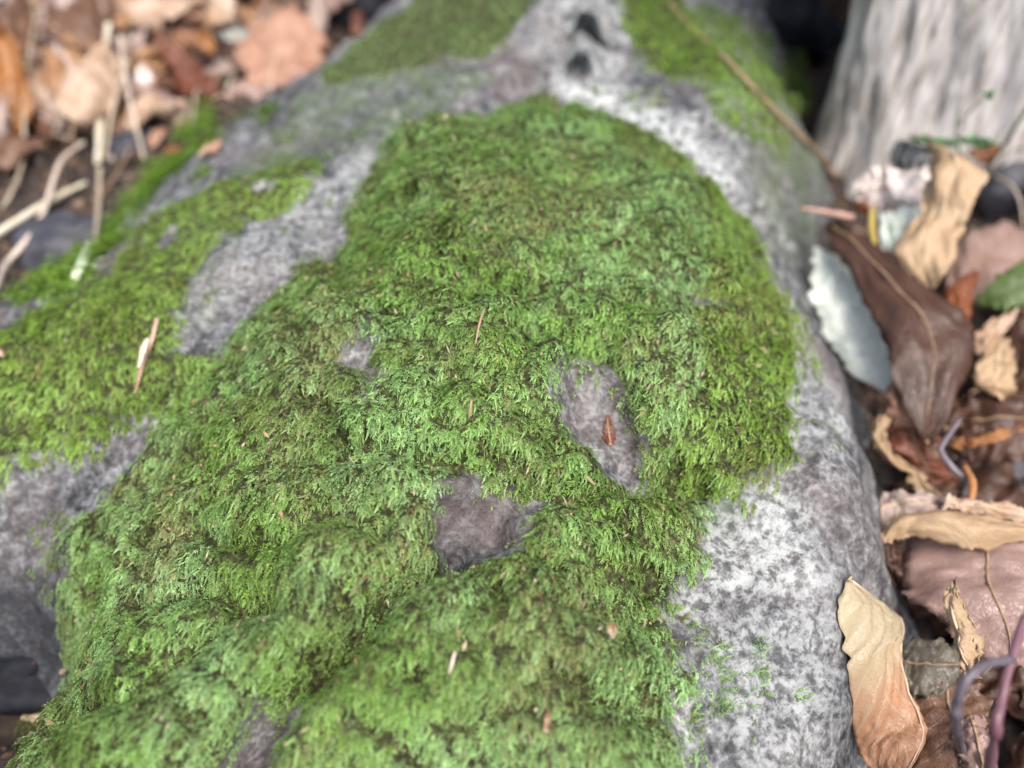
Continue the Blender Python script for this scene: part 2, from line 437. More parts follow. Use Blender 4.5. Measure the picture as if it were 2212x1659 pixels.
M = {}
M['rock'] = rock_material(); M['soil'] = soil_material(); M['trunk'] = trunk_material()
M['moss'] = moss_material('moss_leaf')
LC = {  # main, patches, veins, roughness, translucency
    'tan': ((0.42, 0.245, 0.125), (0.33, 0.17, 0.08), (0.50, 0.33, 0.19), 0.5, 0.2),
    'orange': ((0.42, 0.20, 0.07), (0.30, 0.12, 0.04), (0.50, 0.30, 0.14), 0.5, 0.2),
    'cream': ((0.60, 0.46, 0.35), (0.38, 0.23, 0.14), (0.70, 0.60, 0.50), 0.5, 0.15),
    'white': ((0.84, 0.77, 0.73), (0.76, 0.64, 0.59), (0.8, 0.75, 0.7), 0.45, 0.1),
    'mint': ((0.80, 0.86, 0.78), (0.74, 0.82, 0.72), (0.84, 0.88, 0.82), 0.5, 0.1),
    'salmon': ((0.46, 0.265, 0.18), (0.36, 0.19, 0.12), (0.55, 0.34, 0.25), 0.5, 0.2),
    'mauve': ((0.32, 0.215, 0.185), (0.24, 0.15, 0.125), (0.42, 0.32, 0.30), 0.36, 0.1),
    'pinkgrey': ((0.46, 0.37, 0.33), (0.35, 0.26, 0.22), (0.58, 0.49, 0.47), 0.42, 0.12),
    'brown': ((0.17, 0.09, 0.055), (0.11, 0.055, 0.033), (0.24, 0.14, 0.09), 0.45, 0.14),
    'dark': ((0.082, 0.039, 0.024), (0.048, 0.022, 0.014), (0.11, 0.06, 0.04), 0.45, 0.1),
    'red': ((0.18, 0.060, 0.032), (0.12, 0.04, 0.022), (0.26, 0.11, 0.06), 0.5, 0.15),
    'rust': ((0.27, 0.09, 0.028), (0.20, 0.06, 0.02), (0.34, 0.15, 0.06), 0.5, 0.2),
    'greygreen': ((0.34, 0.36, 0.31), (0.27, 0.28, 0.23), (0.42, 0.44, 0.38), 0.5, 0.12),
    'slate': ((0.075, 0.08, 0.085), (0.05, 0.055, 0.055), (0.12, 0.12, 0.13), 0.35, 0.05),
    'green': ((0.07, 0.125, 0.028), (0.09, 0.14, 0.035), (0.10, 0.16, 0.045), 0.35, 0.25),
    'palegreen': ((0.20, 0.38, 0.17), (0.16, 0.33, 0.14), (0.3, 0.45, 0.25), 0.4, 0.3),
    'khaki': ((0.47, 0.39, 0.25), (0.44, 0.235, 0.13), (0.66, 0.57, 0.42), 0.42, 0.2),
    'olive': ((0.15, 0.135, 0.10), (0.10, 0.085, 0.06), (0.2, 0.18, 0.14), 0.42, 0.1),
    'fawn': ((0.50, 0.36, 0.22), (0.42, 0.28, 0.16), (0.56, 0.42, 0.27), 0.5, 0.2),
}
for k, (a, b_, c, r_, t_) in LC.items():
    M[k] = leaf_material('leaf_' + k, a, b_, c, r_ - 0.06, 0.45 if k in ('dark', 'red', 'brown', 'rust') else 0.5, t_, {'mint': 0.0, 'mauve': 0.10, 'white': 0.1, 'green': 0.12}.get(k, 0.22), 0.35 if k not in ('mint', 'white', 'green', 'palegreen') else 0.08, k == 'khaki')
M['straw'] = plain_material('straw', (0.55, 0.48, 0.34), (0.72, 0.68, 0.54), 0.5, 90)
M['straw_dull'] = plain_material('dull_straw', (0.34, 0.27, 0.19), (0.50, 0.43, 0.32), 0.6, 90)
M['root'] = plain_material('pale_root', (0.48, 0.38, 0.30), (0.66, 0.57, 0.47), 0.55, 90)
M['greenstraw'] = plain_material('green_straw', (0.42, 0.50, 0.33), (0.60, 0.66, 0.50), 0.5, 90)
M['twig'] = plain_material('brown_twig', (0.22, 0.14, 0.08), (0.36, 0.25, 0.15), 0.7, 160)
M['pinkstick'] = plain_material('pink_stick', (0.36, 0.19, 0.14), (0.50, 0.31, 0.25), 0.5, 120)
M['yellow'] = plain_material('yellow_stalk', (0.46, 0.33, 0.06), (0.55, 0.46, 0.13), 0.45, 60)
M['greystalk'] = plain_material('grey_stalk', (0.10, 0.085, 0.10), (0.18, 0.15, 0.17), 0.4, 120)
M['orangestick'] = plain_material('orange_stick', (0.36, 0.15, 0.05), (0.46, 0.22, 0.09), 0.5, 120)
M['stem_green'] = plain_material('green_stem', (0.07, 0.11, 0.04), (0.14, 0.17, 0.08), 0.45, 120)
M['stem_purple'] = plain_material('purple_stem', (0.085, 0.072, 0.09), (0.125, 0.11, 0.13), 0.4, 80)
M['stem_pink'] = plain_material('pink_stem', (0.14, 0.055, 0.075), (0.19, 0.10, 0.12), 0.4, 80)
M['slate_stone'] = plain_material('slate_stone', (0.025, 0.027, 0.035), (0.075, 0.075, 0.09), 0.55, 90, None, 0.002)
M['black_stone'] = plain_material('black_stone', (0.006, 0.007, 0.010), (0.020, 0.021, 0.028), 0.7, 60, None, 0.004, 0.15)  # near-black dull stone for the hollow, the gap and behind the crest
M['rind'] = plain_material('leaf_rind', (0.48, 0.36, 0.24), (0.60, 0.47, 0.34), 0.5, 80)
M['crumb'] = moss_material('litter_crumb', 0.1)
M['seed'] = plain_material('cream_seed', (0.6, 0.5, 0.3), (0.7, 0.6, 0.42), 0.5, 200)

# ------------------------------------------------------------------ object helpers
def link(name, me, m=None, parent=None):
    o = bpy.data.objects.new(name, me); col.objects.link(o)
    if m is not None: me.materials.append(m)
    if parent is not None:
        o.parent = parent
        o.matrix_parent_inverse = parent.matrix_basis.inverted()
    return o

def tag(o, label, cat=None, group=None, kind=None):
    if label: o['label'] = label
    if cat: o['category'] = cat
    if group: o['group'] = group
    if kind: o['kind'] = kind
    return o

def empty(name, loc):
    o = bpy.data.objects.new(name, None); col.objects.link(o)
    o.location = loc; o.empty_display_size = 0.01
    return o

def np_mesh(name, V, F, smooth=True, tint=None, attrs=None, uv=None):
    """V (n,3), F (m,k) arrays"""
    V = np.ascontiguousarray(V, np.float32); F = np.ascontiguousarray(F, np.int32)
    me = bpy.data.meshes.new(name)
    me.vertices.add(len(V)); me.vertices.foreach_set('co', V.ravel())
    k = F.shape[1]
    me.loops.add(F.size); me.loops.foreach_set('vertex_index', F.ravel())
    me.polygons.add(len(F)); me.polygons.foreach_set('loop_start', np.arange(0, F.size, k, dtype=np.int32))
    try: me.polygons.foreach_set('loop_total', np.full(len(F), k, np.int32))
    except Exception: pass
    me.polygons.foreach_set('use_smooth', np.full(len(F), smooth, bool))
    me.update(calc_edges=True)
    if tint is not None:
        a = me.attributes.new('tint', 'FLOAT_COLOR', 'POINT')
        a.data.foreach_set('color', np.ascontiguousarray(np.c_[tint, np.ones(len(tint))], np.float32).ravel())
    for kx, vals in (attrs or {}).items():
        a = me.attributes.new(kx, 'FLOAT', 'POINT'); a.data.foreach_set('value', np.ascontiguousarray(vals, np.float32))
    if uv is not None:
        u = me.uv_layers.new(name='UVMap'); u.data.foreach_set('uv', np.ascontiguousarray(uv[F.ravel()], np.float32).ravel())
    return me

def grid_faces(nu, nv):
    i = np.arange((nu - 1) * (nv - 1)); a = (i // (nv - 1)) * nv + i % (nv - 1)
    return np.c_[a, a + nv, a + nv + 1, a + 1]

def rel(V, o):
    return V - np.array(o.location)

def catmull(P, n):
    P = np.asarray(P, float)
    if len(P) == 2: 
        t = np.linspace(0, 1, n)[:, None]; return P[0] * (1 - t) + P[1] * t
    Q = np.vstack([2 * P[0] - P[1], P, 2 * P[-1] - P[-2]])
    s = np.linspace(0, len(P) - 1, n); i = np.minimum(s.astype(int), len(P) - 2); t = (s - i)[:, None]
    a, b, c, d = Q[i], Q[i + 1], Q[i + 2], Q[i + 3]
    return 0.5 * (2 * b + (c - a) * t + (2 * a - 5 * b + 4 * c - d) * t ** 2 + (3 * b - a - 3 * c + d) * t ** 3)

def tube_data(P, r, nseg=24, ns=8, flat=1.0, wob=0.0, seed=0):
    """swept round bar through points P with radii r (list or number), closed ends"""
    C = catmull(P, nseg)
    rr = np.interp(np.linspace(0, 1, nseg), np.linspace(0, 1, len(np.atleast_1d(r))) if np.ndim(r) else [0, 1], r if np.ndim(r) else [r, r])
    g = np.random.default_rng(seed)
    if wob: 
        rr = rr * (1 + wob * g.normal(size=nseg)); C = C + g.normal(size=C.shape) * wob * rr[:, None] * 0.6
    T = np.gradient(C, axis=0); T /= np.linalg.norm(T, axis=1)[:, None] + 1e-12
    ref = np.array((0.13, 0.21, 0.97)); 
    if abs(T[0] @ ref) > 0.9: ref = np.array((1.0, 0.1, 0))
    B = np.cross(T, ref); B /= np.linalg.norm(B, axis=1)[:, None]; N = np.cross(B, T)
    th = np.linspace(0, 2 * np.pi, ns, endpoint=False)
    V = C[:, None] + rr[:, None, None] * (np.cos(th)[None, :, None] * B[:, None] + flat * np.sin(th)[None, :, None] * N[:, None])
    V = V.reshape(-1, 3); F = []
    for i in range(nseg - 1):
        for j in range(ns):
            F.append((i * ns + j, i * ns + (j + 1) % ns, (i + 1) * ns + (j + 1) % ns, (i + 1) * ns + j))
    V = np.vstack([V, C[0], C[-1]]); a = len(V) - 2
    for j in range(0, ns, 2):
        F.append((a, (j + 2) % ns, j + 1, j)); q = (nseg - 1) * ns
        F.append((a + 1, q + j, q + j + 1, q + (j + 2) % ns))
    return V, np.array(F)

def bar(name, P, r, m, label=None, cat=None, group=None, parent=None, flat=1.0, wob=0.06, seed=1, nseg=28):
    P = np.asarray(P, float)
    V, F = tube_data(P, r, nseg, 10, flat, wob, seed)
    if parent is None:
        me = np_mesh(name, V - P[0], F); o = link(name, me, M[m]); o.location = P[0]
    else:
        me = np_mesh(name, V - np.array(parent.location), F); o = bpy.data.objects.new(name, me); col.objects.link(o); me.materials.append(M[m]); o.parent = parent
    return tag(o, label, cat, group)

def child(name, V, F, m, parent, uv=None, thick_=None, sub=None):
    me = np_mesh(name, V - np.array(parent.location), F, uv=uv); me.materials.append(M[m])
    o = bpy.data.objects.new(name, me); col.objects.link(o); o.parent = sub or parent
    if thick_:
        s = o.modifiers.new('thickness', 'SOLIDIFY'); s.thickness = thick_; s.offset = 0
    return o

def above(V, lift):
    z = lookup(H, V[:, 0], V[:, 1]) + lift
    V[:, 2] = np.maximum(V[:, 2], z); return V

# ------------------------------------------------------------------ setting: ground
def axis(lo, hi, step, far):
    a = np.arange(lo, hi + 1e-9, step); e = []; d = step
    p = hi
    while p < far: d *= 1.35; p += d; e.append(p)
    e = np.array(e)
    return np.concatenate([lo - (e - hi)[::-1], a, e])

ax_, ay_ = axis(-0.62, 0.62, 0.004, 20), axis(-0.5, 1.0, 0.004, 20)
GXm, GYm = np.meshgrid(ax_, ay_, indexing='ij')
zz = lookup(ZG, GXm, GYm)
V = np.c_[GXm.ravel(), GYm.ravel(), zz.ravel()]
g = link('ground', np_mesh('ground', V, grid_faces(len(ax_), len(ay_))), M['soil'])
tag(g, 'dark crumbly forest soil under the litter', None, None, 'structure')

# ------------------------------------------------------------------ boulder
rs = 0.0016
rx = np.arange(-0.62, 0.40, rs); ry = np.arange(-0.45, 0.62, rs)
RX, RY = np.meshgrid(rx, ry, indexing='ij')
Dm = lookup(D, RX, RY)
Zm = lookup(ZR, RX, RY)
keep = Dm > -0.016
F = grid_faces(len(rx), len(ry))
kf = keep.ravel()[F].all(axis=1); F = F[kf]
used = np.unique(F); idx = -np.ones(RX.size, int); idx[used] = np.arange(len(used))
xs, ys, zs = RX.ravel()[used], RY.ravel()[used], Zm.ravel()[used]
wig = 0.0009
xs2 = xs + wig * fbm(xs, ys, 200, 91, 2); ys2 = ys + wig * fbm(xs, ys, 200, 93, 2)

zs = zs.copy()
for (px, py, dep, rx_, ry_) in ((1276, 55, 0.034, 0.0125, 0.0075), (1250, 152, 0.022, 0.0075, 0.0065), (1232, 90, 0.010, 0.005, 0.006)):
    c = march(H, px, py)
    w = dep * np.exp(-(((xs - c[0]) / rx_) ** 2 + ((ys - c[1]) / ry_) ** 2) ** 2)
    ys2 = ys2 + 0.85 * w; zs = zs - 0.52 * w

def region(polys, soft_=0.008, wob=0.010, f=40, seed=101):
    r = np.zeros(len(xs))
    nz = wob * fbm(xs, ys, f, seed, 4, 0.6)
    for p, a in polys:
        r = np.maximum(r, a * sstep(-soft_, soft_, sdf(PW(p, H), xs, ys) + nz))
    return r

lich = region([([(1200, 185), (1330, 195), (1480, 250), (1560, 340), (1600, 400), (1560, 410), (1480, 340), (1380, 275), (1230, 225)], 1.25),
               ([(1560, 1080), (1690, 1030), (1760, 1120), (1800, 1230), (1780, 1290), (1640, 1280), (1500, 1350), (1420, 1330), (1480, 1250), (1500, 1150)], 0.85),
               ([(1480, 1340), (1640, 1290), (1790, 1300), (1800, 1500), (1740, 1700), (1480, 1700), (1560, 1540)], 0.6),
               ([(1120, 20), (1300, 10), (1350, 120), (1340, 190), (1200, 190), (1130, 120)], 0.42),
               ([(560, 480), (760, 330), (850, 340), (780, 420), (700, 560), (560, 640), (420, 700), (420, 600)], 0.32),
               ([(1620, 560), (1700, 640), (1780, 780), (1830, 900), (1790, 1000), (1700, 900)], 0.45),
               ([(1540, 280), (1640, 330), (1690, 480), (1600, 400)], 0.25),
               ([(1245, 830), (1300, 830), (1340, 920), (1280, 960)], 0.5)])
film = region([([(1570, 200), (1740, 150), (1790, 380), (1760, 520), (1700, 560), (1620, 420)], 0.75), ([(480, 400), (640, 210), (760, 150), (960, 140), (1060, 170), (960, 230), (840, 300), (700, 350), (560, 380)], 0.9),
               ([(1480, 160), (1720, 150), (1740, 300), (1800, 380), (1700, 420), (1560, 260)], 0.95),
               ([(1520, 980), (1780, 960), (1700, 1060), (1540, 1120)], 0.6),
               ([(350, 600), (480, 480), (520, 520), (440, 700), (380, 720)], 0.4)])
mauve = region([(BARE['A'], 0.8), (BARE['B'], 1.0), (BARE['D'], 1.0), ([(0, 1040), (140, 1000), (150, 1280), (0, 1290)], 0.5), ([(1740, 1050), (1860, 1050), (1930, 1250), (1850, 1300), (1790, 1200)], 0.5)], 0.008, 0.004)
low_dark = region([([(-300, 1180), (60, 1200), (150, 1150), (170, 1300), (170, 1520), (40, 1600), (-300, 1600)], 1.0)], 0.02, 0.03, 25)
bed = sstep(0.45, 0.95, lookup(np.maximum.reduce([MASK[k] for k in ('main', 'left', 'band', 'crest', 'yellow')]), xs, ys) + lookup(np.maximum(pocket, crack_gap * (bare_all < -0.006)) * (MD['main'] > 0.004), xs, ys) + 0.25 * fbm(xs, ys, 120, 151, 3))
me = np_mesh('boulder', np.c_[xs2, ys2, zs], idx[F], attrs={'lichen': lich, 'film': film, 'mauve': mauve, 'mossbed': bed, 'low_dark': low_dark})
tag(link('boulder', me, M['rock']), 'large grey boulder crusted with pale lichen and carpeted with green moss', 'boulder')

# ------------------------------------------------------------------ moss
def moss(name, label, mask, dens, length, pal, seed, lift=0.38, frond=True, hang=(-0.28, -1.0), tone=1.0, zoff=-0.0015):
    g_ = np.random.default_rng(seed)
    ii = np.argwhere(mask > 0.04)
    if len(ii) == 0: return None
    n = int(len(ii) * GS * GS * dens)
    pick = ii[g_.integers(0, len(ii), n)]
    pick = pick[g_.random(n) < mask[pick[:, 0], pick[:, 1]]]; n = len(pick)
    x = gx[pick[:, 0]] + (g_.random(n) - 0.5) * GS; y = gy[pick[:, 1]] + (g_.random(n) - 0.5) * GS
    z = lookup(H, x, y) + zoff
    sx, sy = lookup(dHx, x, y), lookup(dHy, x, y)
    N = np.c_[-sx, -sy, np.ones(n)]; N /= np.linalg.norm(N, axis=1)[:, None]
    flow = np.c_[hang[0] + 0.25 * fbm(x, y, 25, seed + 1, 2) * 2 - 0.30 * sx, hang[1] - 0.30 * sy + 0 * x, 0 * x] + g_.normal(size=(n, 3)) * 0.30
    T = flow - (flow * N).sum(1)[:, None] * N; T /= np.linalg.norm(T, axis=1)[:, None] + 1e-9
    B = np.cross(N, T)
    L = length * (0.55 + 0.8 * g_.random(n))
    lf = lift * (0.4 + 1.2 * g_.random(n))
    # colour of each shoot
    k1 = np.clip(0.5 + 1.3 * fbm(x, y, 22, seed + 5, 3) + 0.20 * g_.normal(size=n), 0, 1)
    k2 = np.clip(0.25 + 1.5 * fbm(x, y, 60, seed + 9, 2) + 0.22 * g_.normal(size=n), 0, 1)
    k3 = np.clip(g_.normal(size=n) * 0.5 + 1.6 * fbm(x, y, 30, seed + 15, 2) - 0.35, 0, 1)
    c0, c1, c2, c3 = [np.array(c) for c in pal]
    C = c0 * (1 - k1[:, None]) + c1 * k1[:, None]
    C = C * (1 - 0.7 * k2[:, None]) + c2 * 0.7 * k2[:, None]
    C = C * (1 - k3[:, None]) + c3 * k3[:, None]
    C = C * (0.74 + 0.76 * g_.random(n))[:, None] * tone * np.array((1.22, 1.25, 1.35))
    fl = (g_.random(n) < 0.07)[:, None]; C = np.where(fl, C * 0.7 + np.array((0.14, 0.20, 0.10)), C)
    nl = 7 if frond else 5
    Vs, Cs = [], []
    ts = np.linspace(0.12, 0.95, nl)
    def place(t):
        return np.c_[x, y, z] + (L * t)[:, None] * T + (L * lf * (1.5 * t - 0.9 * t * t))[:, None] * N
    for q, t in enumerate(ts):
        P = place(t)
        for s in (-1, 1):
            ang = 0.75 + 0.25 * g_.normal(size=n)
            d = T * np.cos(ang)[:, None] + s * B * np.sin(ang)[:, None] + N * (0.25 + 0.35 * g_.normal(size=n))[:, None]
            d /= np.linalg.norm(d, axis=1)[:, None]
            w = np.cross(d, N + 0.5 * g_.normal(size=(n, 3))); w /= np.linalg.norm(w, axis=1)[:, None] + 1e-9
            ll = length * 0.30 * (1 - 0.45 * t) * (0.7 + 0.6 * g_.random(n)); ww = ll * 0.26
            a = P; b = P + d * (ll * 0.45)[:, None] + w * ww[:, None]; c = P + d * ll[:, None] - N * (ll * 0.15)[:, None]; e = P + d * (ll * 0.45)[:, None] - w * ww[:, None]
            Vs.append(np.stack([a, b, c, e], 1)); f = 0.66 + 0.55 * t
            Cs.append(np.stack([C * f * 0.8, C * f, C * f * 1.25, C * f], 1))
    # slender tip leaf hanging on
    P = place(0.8); d = T + N * (0.15 * g_.normal(size=n))[:, None] + B * (0.13 * g_.normal(size=n))[:, None]; d /= np.linalg.norm(d, axis=1)[:, None]
    w = np.cross(d, N); ll = length * 0.70 * (0.3 + g_.random(n) ** 1.5); ww = ll * 0.045 + 0.00018
    Vs.append(np.stack([P, P + d * (ll * 0.4)[:, None] + w * ww[:, None], P + d * ll[:, None], P + d * (ll * 0.4)[:, None] - w * ww[:, None]], 1))
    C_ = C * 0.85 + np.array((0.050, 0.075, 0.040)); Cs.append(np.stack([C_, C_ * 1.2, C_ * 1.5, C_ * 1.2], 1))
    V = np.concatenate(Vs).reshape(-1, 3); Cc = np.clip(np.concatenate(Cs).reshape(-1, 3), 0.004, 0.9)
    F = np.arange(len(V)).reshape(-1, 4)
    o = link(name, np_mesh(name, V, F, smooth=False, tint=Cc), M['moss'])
    return tag(o, label, 'moss', None, 'stuff')

P_MAIN = ((0.185, 0.305, 0.060), (0.285, 0.425, 0.175), (0.120, 0.155, 0.028), (0.24, 0.22, 0.09))
P_BRIGHT = ((0.195, 0.300, 0.036), (0.255, 0.370, 0.095), (0.115, 0.175, 0.016), (0.23, 0.22, 0.06))
P_DULL = ((0.165, 0.235, 0.075), (0.215, 0.29, 0.12), (0.12, 0.165, 0.05), (0.19, 0.18, 0.10))
P_OLIVE = ((0.11, 0.14, 0.032), (0.16, 0.20, 0.06), (0.07, 0.075, 0.02), (0.15, 0.11, 0.05))
P_VIVID = ((0.15, 0.255, 0.022), (0.20, 0.32, 0.04), (0.085, 0.15, 0.015), (0.16, 0.22, 0.04))
# the yellower right flank of the carpet is the same plant: split by a world-space band
flank = sstep(-0.02, 0.03, sdf(PW([(1420, 300), (1560, 380), (1800, 700), (1800, 1100), (1480, 1060), (1520, 800)], H), X, Y) + 0.03 * fbm(X, Y, 30, 131, 3))
moss('moss_carpet', 'thick green feathery moss carpet over the hump of the boulder', MASK['main'] * (flank < 0.5), 820000, 0.0056, P_MAIN, 201)
moss('moss_carpet', 'yellow-green edge of the moss carpet beside the curled white leaf', MASK['main'] * (flank >= 0.5), 700000, 0.0054, P_BRIGHT, 207, hang=(-0.45, -1))
moss('moss_patch', 'bright moss cushion on the low shoulder of the boulder beside the split straw', MASK['left'], 480000, 0.0062, P_BRIGHT, 211, hang=(0.0, -1))
moss('moss_patch', 'thin light green moss band between bare stone and leaf litter', MASK['band'], 420000, 0.0058, P_BRIGHT, 221, hang=(-0.1, -1), tone=1.1)
moss('moss_patch', 'dull velvety moss film at the crest of the boulder by the salmon leaf', MASK['crest'], 420000, 0.0045, P_DULL, 231, frond=False, tone=1.5)
moss('moss_patch', 'vivid yellow-green moss streak beside the pitted knob of the boulder', MASK['yellow'], 420000, 0.0055, P_VIVID, 241, frond=False, tone=1.1)
moss('moss_patch', 'patchy dark moss on the boulder shoulder facing the weathered trunk', MASK['shoulder'], 480000, 0.0062, P_BRIGHT, 251, tone=0.95)
moss('moss_patch', 'sparse moss fringe along the stone rim beside the white leaf', MASK['rim'], 260000, 0.0055, P_BRIGHT, 261, frond=False)
moss('moss_patch', 'straggling moss runners reaching onto the pale lichen stone', MASK['tongue'], 230000, 0.0060, P_MAIN, 271, hang=(0.9, 0.3), tone=0.72)
moss('moss_patch', 'brownish moss hanging at the dark hollow under the boulder', MASK['corner'], 300000, 0.0075, P_OLIVE, 281)

dots = (fbm(X, Y, 60, 171, 3, 0.6) > 0.37) * (Y < 0.24) * (X < 0.10) * (D > 0.012) * (MALL < 0.05) * (bare_all < -0.004) * 0.7
moss('moss_tufts', 'tiny moss tufts dotted over the bare grey stone of the boulder', dots, 260000, 0.0048, P_BRIGHT, 275, frond=False, zoff=-0.0005, tone=0.75)

# small vivid moss on the soil at the foot of the boulder
FOOT = [[(265, 455), (275, 410), (340, 345), (400, 285), (450, 225), (510, 185), (560, 175), (580, 195), (560, 230), (610, 230), (610, 255), (530, 300), (480, 330), (410, 390), (330, 440)],
        [(70, 610), (140, 565), (200, 590), (190, 620), (110, 640)], [(445, 225), (475, 205), (500, 215), (480, 240)], [(150, 560), (230, 470), (300, 420), (330, 450), (250, 520), (190, 600)], [(-40, 690), (40, 640), (110, 610), (130, 640), (40, 700)]]
fm_ = np.zeros(X.shape)
for p in FOOT:
    fm_ = np.maximum(fm_, sstep(0, 0.004, sdf(PW(p, H), X, Y) + 0.030 * fbm(X, Y, 32, 141, 3)))
fm_ = fm_ * (fbm(X, Y, 38, 143, 3) > 0.0) * (MALL < 0.2)
moss('moss_clump', 'vivid green moss clumps on the soil between boulder and leaf litter', fm_, 330000, 0.0080, P_VIVID, 291, lift=1.1, hang=(0, -0.5), zoff=0)
gm = np.zeros(X.shape)
for p in ([(1640, 20), (1730, 0), (1770, 40), (1740, 130), (1700, 90)], [(1690, 170), (1740, 190), (1730, 230), (1690, 220)]):
    gm = np.maximum(gm, sstep(0, 0.004, sdf(PW(p, H), X, Y) + 0.012 * fbm(X, Y, 45, 145, 3)))
moss('moss_clump', 'small moss tufts in the dark gap between boulder and trunk', gm * (MALL < 0.2), 260000, 0.0080, P_BRIGHT, 295, lift=1.0, zoff=0, tone=0.7)

# ------------------------------------------------------------------ weathered trunk
tcx, tcy, trx, try_ = 0.405, 0.405, 0.185, 0.132
nu, nv = 420, 130
th = np.linspace(0, 2 * np.pi, nu, endpoint=False); hz = np.linspace(-0.06, 0.62, nv)
TH_, HZ = np.meshgrid(th, hz, indexing='ij')
ct, st = np.cos(TH_), np.sin(TH_)
sup = (np.abs(ct) ** 5 + np.abs(st) ** 5) ** (-1 / 5)
rad = sup * (1 + 0.06 * np.exp(-np.maximum(HZ, 0) / 0.06))
u_ = TH_ * 0.16
rib = 0.005 * fbm(u_, HZ * 0.08, 80, 301, 4, 0.65) + 0.0050 * fbm(u_, HZ * 0.10, 210, 305, 3) + 0.010 * fbm(u_, HZ * 0.25, 9, 309, 2)
for a0, dep in ((3.55, 0.012), (3.78, 0.010), (4.25, 0.006), (4.7, 0.005)):
    dd = (TH_ - a0 - 0.05 * vnoise(HZ, HZ * 0, 12, 311)) * 0.16
    rib = rib - dep * np.exp(-(dd / 0.004) ** 2) * sstep(-0.1, 0.25, vnoise(HZ, TH_ * 0 + a0, 9, 313) + 0.15)
vx = tcx + ct * (trx * rad + rib) - 0.24 * np.maximum(HZ, 0) * np.clip((ct + 0.97) / 0.35, 0, 1); vy = tcy + st * (try_ * rad + rib)
vx = vx + 0.55 * np.maximum(vy - (tcy - try_), 0)
V = np.stack([vx, vy, HZ], -1).reshape(-1, 3)
F = []
i0 = np.arange(nu)[:, None]; j0 = np.arange(nv - 1)[None]
F = np.stack([i0 * nv + j0, ((i0 + 1) % nu) * nv + j0, ((i0 + 1) % nu) * nv + j0 + 1, i0 * nv + j0 + 1], -1).reshape(-1, 4)
tanv = np.exp(-((TH_ - 3.45) / 0.42) ** 2) * np.clip(0.8 + 1.2 * fbm(u_, HZ * 0.2, 30, 317, 3), 0, 1)
tk = empty('tree_trunk', (tcx, tcy, 0))
me = np_mesh('trunk', V - np.array((tcx, tcy, 0)), F, attrs={'tan': tanv.ravel()}); me.materials.append(M['trunk'])
o = bpy.data.objects.new('trunk', me); col.objects.link(o); o.parent = tk
tag(tk, 'weathered pale grey tree trunk with fibrous vertical grain behind the boulder', 'tree trunk')

